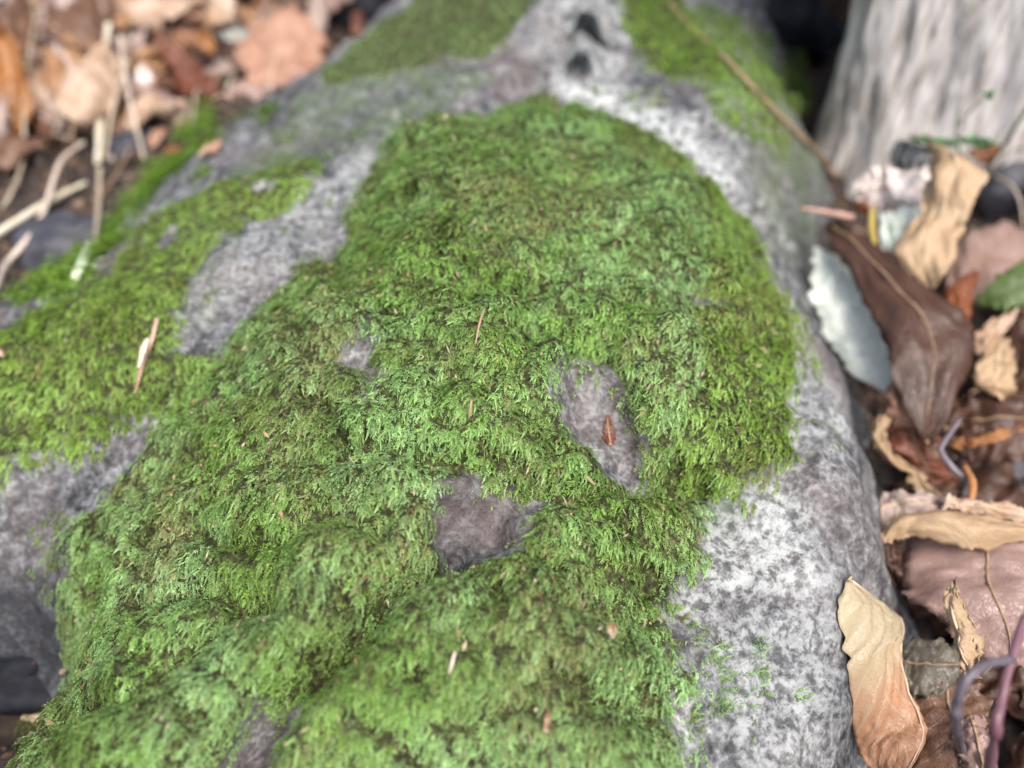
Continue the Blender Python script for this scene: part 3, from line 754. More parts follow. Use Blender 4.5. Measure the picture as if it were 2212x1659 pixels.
# ------------------------------------------------------------------ leaves
def lofted_leaf(name, label, secs, m, camber=0.004, pleat=0.0, k=8, slant=0.5, wave=0.0020, cat='leaf', group=None, nu=36, nv=17, vm=0.5, stalk=None, seed=0, parent=None, part='blade', midrib=True, tip=True, lift=0.0012, jagged=0.0034):
    """sections (Lx,Ly,Lz,Rx,Ry,Rz) of the two margins from base to tip, z in metres above the soil datum"""
    Lp = catmull([A(s[0], s[1], s[2]) for s in secs], nu); Rp = catmull([A(s[3], s[4], s[5]) for s in secs], nu)
    u = np.linspace(0, 1, nu); v = np.linspace(0, 1, nv)
    U, Vv = np.meshgrid(u, v, indexing='ij')
    P = Lp[:, None] * (1 - v)[None, :, None] + Rp[:, None] * v[None, :, None]
    du = np.gradient((Lp + Rp) / 2, axis=0); dv = Rp - Lp
    N = np.cross(dv, du); ln = np.linalg.norm(N, axis=1)[:, None]; N = np.where(ln > 1e-12, N / (ln + 1e-15), (0, 0, 1))
    N = N * np.where((N @ np.array((0, -0.5, 0.85))) < 0, -1, 1)[:, None]
    for _ in range(4): N = np.vstack([N[:1], (N[:-2] + N[1:-1] * 2 + N[2:]) / 4, N[-1:]])
    wid = np.linalg.norm(dv, axis=1); wn_ = np.clip(wid / (wid.max() + 1e-9), 0.05, 1)
    env = 4 * Vv * (1 - Vv)
    off = camber * env * wn_[:, None]
    av = np.abs(Vv - vm)
    off = off + pleat * (1 + 1.2 * fbm(U + seed, Vv, 5, 450 + seed, 2)) * (np.abs(((k * (U - slant * av + 0.16 * fbm(U + seed * 0.9, Vv * 0.4, 4, 460 + seed, 2))) % 1.0) - 0.5) * 4 - 1) * np.clip(av * 5, 0, 1) * wn_[:, None]
    off = off - 0.0006 * np.exp(-(av / 0.05) ** 2)
    nz = fbm(U * 1.0 + seed * 3.1, Vv * 0.6 + seed * 1.7, 6, 400 + seed, 4, 0.6)
    off = off + wave * 2.4 * nz + wave * (1 - env) * fbm(U + seed, Vv * 3, 12, 430 + seed, 2) * 2.2
    P = P + N[:, None] * off[..., None]
    jag = fbm(U + seed * 0.7, Vv * 0, 26, 440 + seed, 3) * jagged
    P = P + (dv / (wid[:, None] + 1e-9))[:, None] * (jag * (2 * Vv - 1) ** 3)[..., None]
    Vt = above(P.reshape(-1, 3), lift)
    if parent is None:
        b0 = Vt.mean(0); b0[2] = Vt[:, 2].min()
        root = empty(name, b0)
        tag(root, label, cat, group)
    else:
        root = parent
    uv = np.c_[U.ravel(), Vv.ravel()]
    bl = child(part, Vt, grid_faces(nu, nv), m, root, uv, 0.00035)
    Pm = Vt.reshape(nu, nv, 3)
    j = int(round(vm * (nv - 1)))
    if midrib:
        line = Pm[1:-1:2, j] + N[1:-1:2] * 0.0006
        Vr, Fr = tube_data(line, [0.0007, 0.0006, 0.00025], 26, 6)
        child('midrib', Vr, Fr, 'rind' if m not in ('dark', 'brown', 'red', 'olive', 'slate', 'green', 'palegreen', 'mint', 'mauve') else ('twig' if m not in ('green', 'palegreen', 'mint') else ('stem_green' if m != 'mint' else 'greenstraw')), root, sub=bl)
    if stalk:
        Pp = [A(*q) for q in stalk]
        Vr, Fr = tube_data(Pp, [0.0010, 0.0008], 14, 8)
        child('stalk', Vr, Fr, 'twig', root)
    return root

LEN = {}
def loose_leaf(px, py, length_px, ang, m, label, curl=0.6, bend=0.15, width=0.55, pitch=0.0, roll=0.0, lift=0.006, seed=0, group=None, cat='leaf', name='dead_leaf', torn=0.0, stalk=True, at=None, clamp=True):
    """an ovate leaf resting on the relief where the line of sight meets it; ang = direction of its axis in the picture, degrees"""
    c = Wp(px, py) if at is None else np.asarray(at, float)
    dist = np.linalg.norm(c - CAM)
    L = length_px / 1106 * TH * dist * 1.0
    a = R(ang)
    d3 = RT * math.cos(a) + UP * math.sin(a)
    dz = np.array((d3[0], d3[1], 0.0))
    # direction on the ground seen at that angle in the picture (foreshortened)
    e = A(px + 30 * math.cos(a), py - 30 * math.sin(a), c[2]) - A(px, py, c[2]) if at is None else dz
    sc = np.linalg.norm(e); T = e / sc
    if at is None: L = min(L * (0.35 + 0.65 * (sc / (30 / 1106 * TH * dist))), 0.105)
    B = np.array((-T[1], T[0], 0)); N = np.array((0, 0, 1.0))
    q = Matrix.Rotation(roll, 3, Vector(T)) @ Matrix.Rotation(-pitch, 3, Vector(B))
    T, B, N = [np.array(q @ Vector(w)) for w in (T, B, N)]
    nu, nv = 26, 13
    u = np.linspace(0, 1, nu); v = np.linspace(-1, 1, nv)
    U, Vv = np.meshgrid(u, v, indexing='ij')
    hw = 0.5 * width * L * np.sin(np.pi * np.clip(u, 0.0, 1) ** 0.85) ** 0.8
    g_ = np.random.default_rng(seed + 7)
    ph = g_.random() * 6
    if torn: hw = hw * (1 - torn * np.clip(np.sin(u * 17 + ph) + 0.3 * np.sin(u * 41), 0, 1) * (u > 0.35))
    hw = hw * (1 + 0.5 * fbm(u + seed * 1.3, u * 0, 11, 520 + seed % 60, 3, 0.65))
    s = Vv * hw[:, None]
    kap = curl * 2.2 / (0.5 * width * L + 1e-9) * (0.7 + 0.6 * U)
    along = (U - 0.5) * L
    lat = np.sin(kap * s) / (kap + 1e-9); up = (1 - np.cos(kap * s)) / (kap + 1e-9)
    sgn = -1 if seed % 3 else 1
    hgt = sgn * (up - up.max() * (0 if sgn > 0 else 0)) + bend * L * (0.25 - (U - 0.5) ** 2) * 2
    hgt = hgt + 0.0010 * np.abs(((9 * (U - 0.4 * np.abs(Vv) * 0.5)) % 1) - 0.5) * 2 * np.clip(np.abs(Vv) * 4, 0, 1)
    hgt = hgt + 0.17 * L * fbm(U + seed, Vv * 0.5, 4, 500 + seed % 40, 4, 0.6)
    hgt = hgt - hgt.min()
    P = c + along[..., None] * T + lat[..., None] * B + (hgt + lift)[..., None] * N
    V = P.reshape(-1, 3)
    if clamp: V = above(V, 0.001)
    b0 = V.mean(0); b0[2] = V[:, 2].min()
    root = empty(name, b0); tag(root, label, cat, group)
    uv = np.c_[U.ravel(), (Vv.ravel() + 1) / 2]
    bl = child('blade', V, grid_faces(nu, nv), m, root, uv, 0.0004)
    Pm = V.reshape(nu, nv, 3)
    line = Pm[0:-1:4, nv // 2]
    Vr, Fr = tube_data(line, [0.0009, 0.0003], 20, 6)
    child('midrib', Vr, Fr, 'twig' if m in ('brown', 'dark', 'red', 'rust', 'olive') else 'rind', root, sub=bl)
    if stalk:
        st_ = Pm[0, nv // 2]; d0 = Pm[0, nv // 2] - Pm[2, nv // 2]; d0 = d0 / (np.linalg.norm(d0) + 1e-9)
        pts = np.array([st_ - d0 * 0.002, st_ + d0 * L * 0.08, st_ + d0 * L * 0.15 - np.array((0, 0, 0.002))])
        pts = above(pts, 0.001)
        Vr, Fr = tube_data(pts, [0.0009, 0.0011], 10, 6); child('stalk', Vr, Fr, 'twig', root)
    return root

# --- the ditch right of the boulder: leaves one by one
Z = 0.0
def S(L, Rr):
    """zip two margins [(x,y,z)...] into sections"""
    return [(*a, *b) for a, b in zip(L, Rr)]

lofted_leaf('dead_leaf', 'curled pale mint-white leaf with ridged veins leaning on the boulder rim',
    S([(1752, 538, .030), (1750, 590, .026), (1752, 640, .024), (1770, 695, .020), (1798, 745, .018), (1835, 800, .018), (1910, 850, .020)],
      [(1775, 534, .030), (1835, 575, .030), (1880, 640, .030), (1908, 700, .030), (1922, 760, .028), (1930, 810, .026), (1926, 858, .022)]), 'mint', 0.005, 0.0013, 7, 0.25, 0.0010, seed=1, vm=1.0, nu=70, nv=25, jagged=0.006)
lofted_leaf('dead_leaf', 'broad dark brown leaf lying over the curled white leaf',
    S([(1776, 492, .040), (1800, 535, .046), (1850, 610, .052), (1890, 690, .054), (1922, 765, .052), (1935, 840, .044), (1990, 950, .030)],
      [(1800, 470, .044), (1895, 530, .056), (1990, 610, .062), (2080, 675, .062), (2104, 740, .056), (2080, 840, .046), (2010, 962, .030)]), 'dark', 0.004, 0.0006, 8, 0.5, 0.002, seed=2, stalk=[(2000, 950, .030), (2025, 985, .026)])
lofted_leaf('dead_leaf', 'large buff leaf standing on edge before the weathered trunk',
    S([(2003, 304, .088), (2010, 345, .084), (1997, 400, .078), (1985, 455, .072), (1935, 520, .066), (1945, 572, .060), (2000, 620, .052)],
      [(2012, 306, .088), (2128, 371, .092), (2106, 425, .086), (2088, 480, .078), (2066, 535, .070), (2045, 590, .062), (2018, 628, .052)]), 'fawn', 0.006, 0.0010, 6, 0.3, 0.0025, seed=3)
lofted_leaf('dead_leaf', 'crumpled whitish leaf beside the base of the weathered trunk',
    S([(1846, 402, .040), (1880, 372, .050), (1920, 360, .056), (1960, 374, .058), (2002, 364, .058)],
      [(1850, 438, .034), (1885, 450, .036), (1925, 452, .040), (1965, 462, .044), (2002, 475, .046)]), 'white', 0.008, 0.0014, 5, 0.2, 0.004, seed=4)
lofted_leaf('dead_leaf', 'pale grey-green leaf half hidden under the standing buff leaf',
    S([(1900, 465, .044), (1935, 452, .050), (1995, 440, .054)], [(1905, 538, .044), (1942, 545, .046), (1990, 530, .050)]), 'mint', 0.003, 0, seed=5)
lofted_leaf('leaf_scrap', 'dark slate-coloured leaf scrap touching the trunk above the whitish leaf',
    S([(1924, 325, .055), (1962, 310, .062), (2014, 322, .066)], [(1930, 378, .052), (1970, 368, .058), (2006, 348, .064)]), 'slate', 0.004, 0, seed=6, midrib=False)
lofted_leaf('dead_leaf', 'small rust-red heart-shaped leaf behind the standing buff leaf',
    S([(2088, 330, .030), (2110, 318, .034), (2135, 318, .038), (2156, 308, .040)], [(2092, 334, .030), (2118, 352, .030), (2138, 350, .032), (2160, 325, .038)]), 'rust', 0.003, 0, seed=7)
lofted_leaf('leaf_scrap', 'small orange-brown leaf scrap beside the pink stick',
    S([(1846, 440, .036), (1862, 434, .038), (1885, 438, .038), (1896, 446, .037)], [(1850, 450, .035), (1866, 460, .034), (1884, 458, .035), (1896, 450, .037)]), 'rust', 0.003, 0, seed=8, midrib=False)
bar('stalk_piece', [A(1884, 455, .050), A(1883, 490, .050), A(1889, 528, .048)], [0.0016, 0.0018, 0.0015], 'yellow', 'short yellow plant stalk between white leaf and brown leaf', 'stalk')
bar('stick', [A(1730, 449, .052), A(1785, 458, .050), A(1842, 470, .048)], [0.0007, 0.0016, 0.0021], 'pinkstick', 'thin pinkish stick jutting onto the boulder rim', 'stick')
lofted_leaf('dead_leaf', 'smooth pinkish brown leaf lying behind the standing buff leaf',
    S([(2050, 560, .012), (2090, 505, .014), (2150, 486, .016), (2240, 500, .014)], [(2045, 620, .010), (2090, 655, .014), (2150, 660, .016), (2240, 650, .012)]), 'mauve', 0.006, 0.0004, 6, 0.4, 0.002, seed=9)
lofted_leaf('green_leaf', 'fresh dark green leaf above the brown litter',
    S([(2106, 648, .038), (2140, 612, .046), (2190, 575, .052), (2240, 556, .054), (2300, 560, .050)], [(2110, 655, .036), (2155, 668, .040), (2205, 662, .044), (2255, 640, .046), (2302, 566, .050)]), 'green', 0.003, 0.0003, 8, 0.5, 0.0008, seed=10)
lofted_leaf('leaf_scrap', 'torn orange-brown leaf scrap at the foot of the buff leaf',
    S([(2108, 588, .044), (2070, 605, .044), (2045, 625, .044), (2050, 665, .040), (2065, 695, .036)], [(2114, 592, .044), (2104, 622, .042), (2100, 650, .040), (2094, 690, .036), (2080, 706, .034)]), 'rust', 0.004, 0, seed=11, midrib=False)
lofted_leaf('dead_leaf', 'creased tan leaf with pointed tip under the dark brown leaf',
    S([(2152, 728, .034), (2122, 768, .038), (2098, 808, .040), (2112, 838, .036), (2150, 858, .030)], [(2172, 735, .034), (2186, 775, .036), (2188, 825, .036), (2186, 848, .034), (2180, 862, .030)]), 'fawn', 0.005, 0.0008, 5, 0.3, 0.002, seed=12)
lofted_leaf('dead_leaf', 'narrow tan leaf folded beside the dark brown leaf',
    S([(2186, 672, .034), (2150, 690, .036), (2115, 715, .038), (2103, 755, .036)], [(2194, 690, .034), (2172, 712, .036), (2148, 742, .036), (2112, 770, .034)]), 'cream', 0.004, 0.0006, 5, 0.3, seed=13)
lofted_leaf('dead_leaf', 'dark purplish leaf tucked under the narrow tan leaf',
    S([(2185, 690, .016), (2180, 740, .014), (2190, 800, .012), (2200, 850, .010)], [(2260, 680, .018), (2270, 740, .016), (2270, 800, .014), (2250, 860, .010)]), 'dark', 0.004, 0, seed=14)
lofted_leaf('leaf_scrap', 'pale peach leaf scrap peeking below the dark brown leaf',
    S([(1940, 772, .034), (1918, 825, .034), (1914, 880, .030), (1935, 922, .024)], [(1948, 776, .036), (1968, 830, .036), (1992, 890, .034), (2002, 915, .028)]), 'salmon', 0.004, 0, seed=15, midrib=False)
rr = lofted_leaf('dead_leaf', 'dark reddish leaf with curled tan margin in the ditch beside the boulder',
    S([(1925, 900, .022), (1918, 945, .018), (1940, 995, .012), (1985, 1045, .004)], [(2010, 900, .030), (2030, 945, .026), (2048, 995, .018), (2072, 1040, .008)]), 'red', 0.004, 0.0005, 7, 0.5, 0.002, seed=16)
lofted_leaf('x', None, S([(1890, 905, .030), (1884, 950, .028), (1902, 988, .024), (1950, 1015, .018), (1968, 1050, .012), (1995, 1066, .006)],
      [(1922, 903, .032), (1916, 946, .030), (1938, 982, .026), (1978, 1008, .020), (2002, 1042, .014), (2034, 1070, .006)]), 'fawn', 0.004, 0, seed=17, parent=rr, part='curled_margin', midrib=False)['n'] = 0
del rr['n']
rr = lofted_leaf('dead_leaf', 'dark brown leaf with orange edge behind the grey stalk',
    S([(2030, 905, .016), (2080, 860, .022), (2150, 850, .026), (2240, 850, .024)], [(2045, 965, .014), (2100, 990, .018), (2170, 1000, .020), (2240, 990, .018)]), 'dark', 0.008, 0.0006, 6, 0.4, 0.003, seed=18)
lofted_leaf('x', None, S([(2055, 952, .026), (2100, 944, .030), (2150, 930, .032), (2230, 900, .030)], [(2050, 966, .024), (2100, 966, .027), (2160, 950, .028), (2230, 915, .028)]), 'orange', 0.002, 0, seed=19, parent=rr, part='curled_margin', midrib=False)
lofted_leaf('leaf_scrap', 'pinkish brown leaf scrap under the orange-edged dark leaf',
    S([(2050, 975, .010), (2100, 985, .012), (2150, 985, .012)], [(2070, 990, .008), (2110, 1004, .010), (2150, 1000, .010)]), 'mauve', 0.003, 0, seed=20, midrib=False)
bar('stalk_piece', [A(2075, 905, .040), A(2040, 955, .036), A(2032, 975, .034), A(2055, 1008, .032), A(2084, 1040, .028), A(2082, 1072, .022)], [0.0009, 0.0013, 0.0017, 0.0017, 0.0018, 0.0016], 'greystalk', 'bent grey leaf stalk in the ditch below the dark leaves', 'stalk')
bar('stick', [A(2084, 1008, .030), A(2100, 1042, .034), A(2098, 1075, .034), A(2092, 1092, .032)], [0.0014, 0.0020, 0.0017, 0.0012], 'orangestick', 'short orange-brown stick beside the bent grey stalk', 'stick')

# pale straw and rolled leaf
lofted_leaf('leaf_scrap', 'pale pinkish leaf tip above the large rolled leaf',
    S([(1890, 1122, .026), (1912, 1066, .030), (1965, 1062, .034), (2045, 1080, .034)], [(1902, 1152, .026), (1930, 1135, .030), (1985, 1120, .034), (2045, 1112, .034)]), 'pinkgrey', 0.004, 0.0005, seed=21)
lofted_leaf('flat_straw', 'flat pale straw with orange bands resting on the large rolled leaf',
    S([(2036, 1072, .040), (2120, 1086, .040), (2260, 1112, .040)], [(2032, 1104, .040), (2115, 1116, .040), (2255, 1140, .040)]), 'cream', 0.003, 0, seed=22, cat='straw')
rr = lofted_leaf('dead_leaf', 'large mauve-brown leaf with rolled buff edge in the ditch by the boulder',
    S([(1962, 1160, .026), (1950, 1230, .026), (1962, 1285, .026), (2030, 1342, .028), (2072, 1392, .030), (2120, 1425, .028)],
      [(2300, 1160, .036), (2310, 1230, .040), (2310, 1290, .042), (2300, 1345, .042), (2290, 1400, .040), (2240, 1445, .034)]), 'mauve', 0.010, 0.0007, 6, 0.3, 0.002, nu=44, seed=23)
lofted_leaf('x', None, S([(1895, 1176, .034), (1930, 1120, .042), (1985, 1100, .046), (2060, 1104, .048), (2130, 1118, .048), (2260, 1140, .046)],
      [(1897, 1180, .032), (1938, 1164, .038), (1990, 1166, .042), (2075, 1186, .046), (2140, 1182, .046), (2260, 1165, .044)]), 'fawn', 0.009, 0.0005, 5, 0.1, 0.001, nu=44, seed=24, parent=rr, part='rolled_edge', midrib=False, vm=0.9)
lofted_leaf('leaf_scrap', 'dark brown leaf corner under the rolled buff edge',
    S([(1893, 1182, .022), (1892, 1215, .020), (1925, 1250, .016), (1960, 1300, .010)], [(1945, 1172, .024), (1955, 1220, .022), (1962, 1262, .018), (1985, 1300, .012)]), 'dark', 0.003, 0, seed=25, midrib=False)
lofted_leaf('dead_leaf', 'small twisted tan leaf hanging beside the large rolled leaf',
    S([(2050, 1258, .056), (2042, 1310, .056), (2062, 1375, .054), (2072, 1430, .052), (2085, 1462, .050)], [(2064, 1260, .056), (2088, 1312, .062), (2116, 1375, .062), (2122, 1428, .058), (2106, 1466, .052)]), 'fawn', 0.006, 0.0006, 4, 0.2, 0.002, seed=26)
def flank_pt(px, py, lift, zmin): return (px, py, max(Wp(px, py)[2] + lift, zmin))
lofted_leaf('dead_leaf', 'pleated khaki and copper leaf leaning against the lichen flank of the boulder',
    S([flank_pt(x, y, 0.003, 0.02) for x, y in ((1829, 1246), (1814, 1307), (1820, 1385), (1834, 1440), (1842, 1535), (1848, 1605), (1870, 1650), (1910, 1690))],
      [flank_pt(x, y, 0.009, 0.034) for x, y in ((1835, 1250), (1900, 1300), (1948, 1336), (1944, 1395), (1962, 1486), (1996, 1552), (1998, 1600), (1950, 1690))]),
    'khaki', 0.007, 0.0012, 7, 0.75, 0.0009, nu=60, nv=23, seed=27, vm=0.97, jagged=0.0010)
lofted_leaf('dead_leaf', 'dull grey-olive leaf in the hollow beside the pleated leaf',
    S([(1936, 1392, .026), (1985, 1382, .028), (2040, 1386, .028), (2080, 1395, .026)], [(1945, 1465, .026), (1985, 1502, .026), (2040, 1498, .026), (2075, 1470, .024)]), 'olive', 0.004, 0, seed=28)
lofted_leaf('dead_leaf', 'wide reddish brown leaf under the purple stem',
    S([(1950, 1500, .016), (1960, 1580, .016), (1975, 1660, .016), (2000, 1740, .014)], [(2120, 1480, .022), (2150, 1570, .022), (2150, 1660, .020), (2120, 1740, .014)]), 'brown', 0.008, 0.0006, 6, 0.4, 0.003, seed=29)
lofted_leaf('dead_leaf', 'pinkish leaf patch below the looping purple stem',
    S([(2060, 1560, .030), (2070, 1620, .030), (2090, 1700, .026)], [(2130, 1550, .034), (2150, 1620, .034), (2150, 1700, .028)]), 'mauve', 0.006, 0.0004, seed=30)
rr = empty('plant_stem', A(2120, 1700, .02)); tag(rr, 'pink and purple plant stem looping over the litter beside the pleated leaf', 'plant stem')
bar('stem', [A(2235, 1290, 0.120), A(2196, 1385, 0.120), A(2165, 1500, 0.117), A(2148, 1590, 0.109), A(2135, 1700, .05), A(2150, 1780, -.035)], [0.0013, 0.0015, 0.0017, 0.0022, 0.0028], 'stem_pink', parent=rr, wob=0.14, nseg=40)
bar('side_shoot', [A(2186, 1425, 0.121), A(2130, 1435, 0.129), A(2090, 1465, 0.129), A(2068, 1515, 0.121), A(2066, 1570, 0.105), A(2075, 1610, .045), A(2082, 1660, -.03)], [0.0013, 0.0015, 0.0017, 0.0017, 0.0016, 0.0014], 'stem_purple', parent=rr, wob=0.14, nseg=40)

# low leaves that fill the ditch
g_ = np.random.default_rng(5)
for i in range(34):
    px, py = g_.uniform(1960, 2420), g_.uniform(430, 1740)
    loose_leaf(px, py, g_.uniform(170, 260), g_.uniform(0, 360), ['dark', 'brown', 'dark'][i % 3], ['nearly black dead leaf lying low in the ditch between boulder and trunk', 'dull mid-brown dead leaf lying low in the ditch between boulder and trunk'][i % 3 == 1], g_.uniform(0.1, 0.5), 0.1, 0.6, g_.uniform(-0.3, 0.3), g_.uniform(-0.4, 0.4), g_.uniform(0, 0.010), 60 + i, 'dull leaves at the bottom of the ditch')

# green seedling and grass stem by the trunk
rr = empty('seedling', A(2095, 385, 0.0)); tag(rr, 'small green seedling with spread leaves before the weathered trunk', 'seedling')
bar('stem', [A(2095, 400, .0), A(2075, 340, .045), A(2065, 280, .075), A(2072, 230, .095)], [0.0010, 0.0008, 0.0006], 'palegreen', parent=rr)
for L_, R_, q in (([(1965, 296, .070), (2000, 293, .076), (2040, 296, .078), (2072, 302, .076)], [(1968, 302, .070), (2005, 314, .070), (2045, 318, .070), (2076, 306, .075)], 1),
                  ([(2070, 300, .076), (2100, 294, .078), (2130, 298, .076), (2152, 306, .072)], [(2074, 306, .075), (2105, 314, .070), (2132, 312, .070), (2154, 310, .072)], 2),
                  ([(2128, 205, .11), (2138, 196, .112), (2146, 200, .112)], [(2132, 212, .108), (2142, 212, .108), (2148, 204, .111)], 3)):
    lofted_leaf('x', None, S(L_, R_), 'palegreen', 0.002, 0, seed=31 + q, parent=rr, part='leaf', midrib=False, nu=18, nv=9)
bar('side_stem', [A(2068, 270, .080), A(2100, 235, .095), A(2130, 208, .108)], [0.0006, 0.0004], 'palegreen', parent=rr)
bar('grass_stem', [A(2120, 380, .01), A(2160, 325, .05), A(2205, 255, .09), A(2260, 160, .13)], [0.0014, 0.0013, 0.0011, 0.0008], 'stem_green', 'thin olive grass stem slanting up past the trunk', 'grass stem')
bar('grass_stem', [A(2140, 370, .01), A(2185, 330, .035), A(2240, 290, .05)], [0.0009, 0.0009, 0.0006], 'straw_dull', 'short dry grass stem beside the olive grass stem', 'grass stem')
bar('root', [A(1430, 0, 0) * 0 + Wp(1445, 12) + (0, 0, .002), Wp(1510, 85) + (0, 0, .003), Wp(1570, 140) + (0, 0, .003), Wp(1640, 215) + (0, 0, .003), Wp(1720, 300) + (0, 0, .004), Wp(1765, 345) + (0, 0, .005), Wp(1805, 395) + (0, 0, .004)], [0.0009, 0.0012, 0.0015, 0.0013], 'twig', 'long thin brown root running down the boulder flank towards the pink stick', 'root', wob=0.15, nseg=50)
bar('rootlet', [A(2150, 380, .01), A(2185, 400, .02), A(2205, 440, .02), A(2212, 490, .014)], [0.0009, 0.0008, 0.0005], 'root', 'thin pale rootlet arching over the dark stone by the trunk', 'rootlet')

# stones
def stone(px, py, r3, label, seed, m='slate_stone', rz=0.0, sink=0.3):
    c = Wp(px, py); n1, n2 = 40, 24
    t = np.linspace(0, 2 * np.pi, n1, endpoint=False); p = np.linspace(0.0, np.pi, n2)
    Tt, Pp = np.meshgrid(t, p, indexing='ij')
    d = np.stack([np.cos(Tt) * np.sin(Pp), np.sin(Tt) * np.sin(Pp), np.cos(Pp)], -1)
    k = 1 + 0.34 * fbm(d[..., 0] + seed, d[..., 1] + d[..., 2] * 0.7, 1.6, 600 + seed, 4)
    # a few flat facets
    gg = np.random.default_rng(seed)
    for _ in range(7):
        nn = gg.normal(size=3); nn /= np.linalg.norm(nn); lim = 0.68 + 0.2 * gg.random()
        dp = (d * nn).sum(-1); k = np.where(dp * k > lim, lim / np.maximum(dp, 1e-3), k)
    V = d * k[..., None] * np.array(r3)
    ca, sa = math.cos(rz), math.sin(rz)
    V = np.stack([V[..., 0] * ca - V[..., 1] * sa, V[..., 0] * sa + V[..., 1] * ca, V[..., 2]], -1).reshape(-1, 3)
    i0 = np.arange(n1)[:, None]; j0 = np.arange(n2 - 1)[None]
    F = np.stack([i0 * n2 + j0, i0 * n2 + j0 + 1, ((i0 + 1) % n1) * n2 + j0 + 1, ((i0 + 1) % n1) * n2 + j0], -1).reshape(-1, 4)
    o = link('stone', np_mesh('stone', V, F), M[m]); o.location = (c[0], c[1], c[2] + r3[2] * (1 - 2 * sink) * 0.5)
    return tag(o, label, 'stone')

stone(290, 318, (0.026, 0.018, 0.014), 'dark bluish stone behind the pale straws in the litter', 3, rz=0.6)
stone(130, 535, (0.036, 0.022, 0.018), 'smooth dark slate stone beside the curved pale root', 4, rz=0.5)
stone(2175, 430, (0.028, 0.022, 0.024), 'black stone at the foot of the weathered trunk', 5, rz=0.2)
stone(2165, 1045, (0.030, 0.018, 0.020), 'blue-black stone behind the flat pale straw', 6)
stone(785, 40, (0.03, 0.03, 0.03), 'dark stone behind the boulder crest beside the red-ended stalk', 7, m='black_stone')
stone(1755, 110, (0.028, 0.030, 0.035), 'dark stone wedged in the gap between boulder and trunk', 8, m='black_stone')
stone(1690, 55, (0.030, 0.026, 0.030), 'grey-black stone above the dark gap near the boulder shoulder', 9, m='black_stone')
stone(20, 1450, (0.030, 0.022, 0.018), 'dark stone in the hollow under the boulder', 10, m='black_stone', sink=0.9)

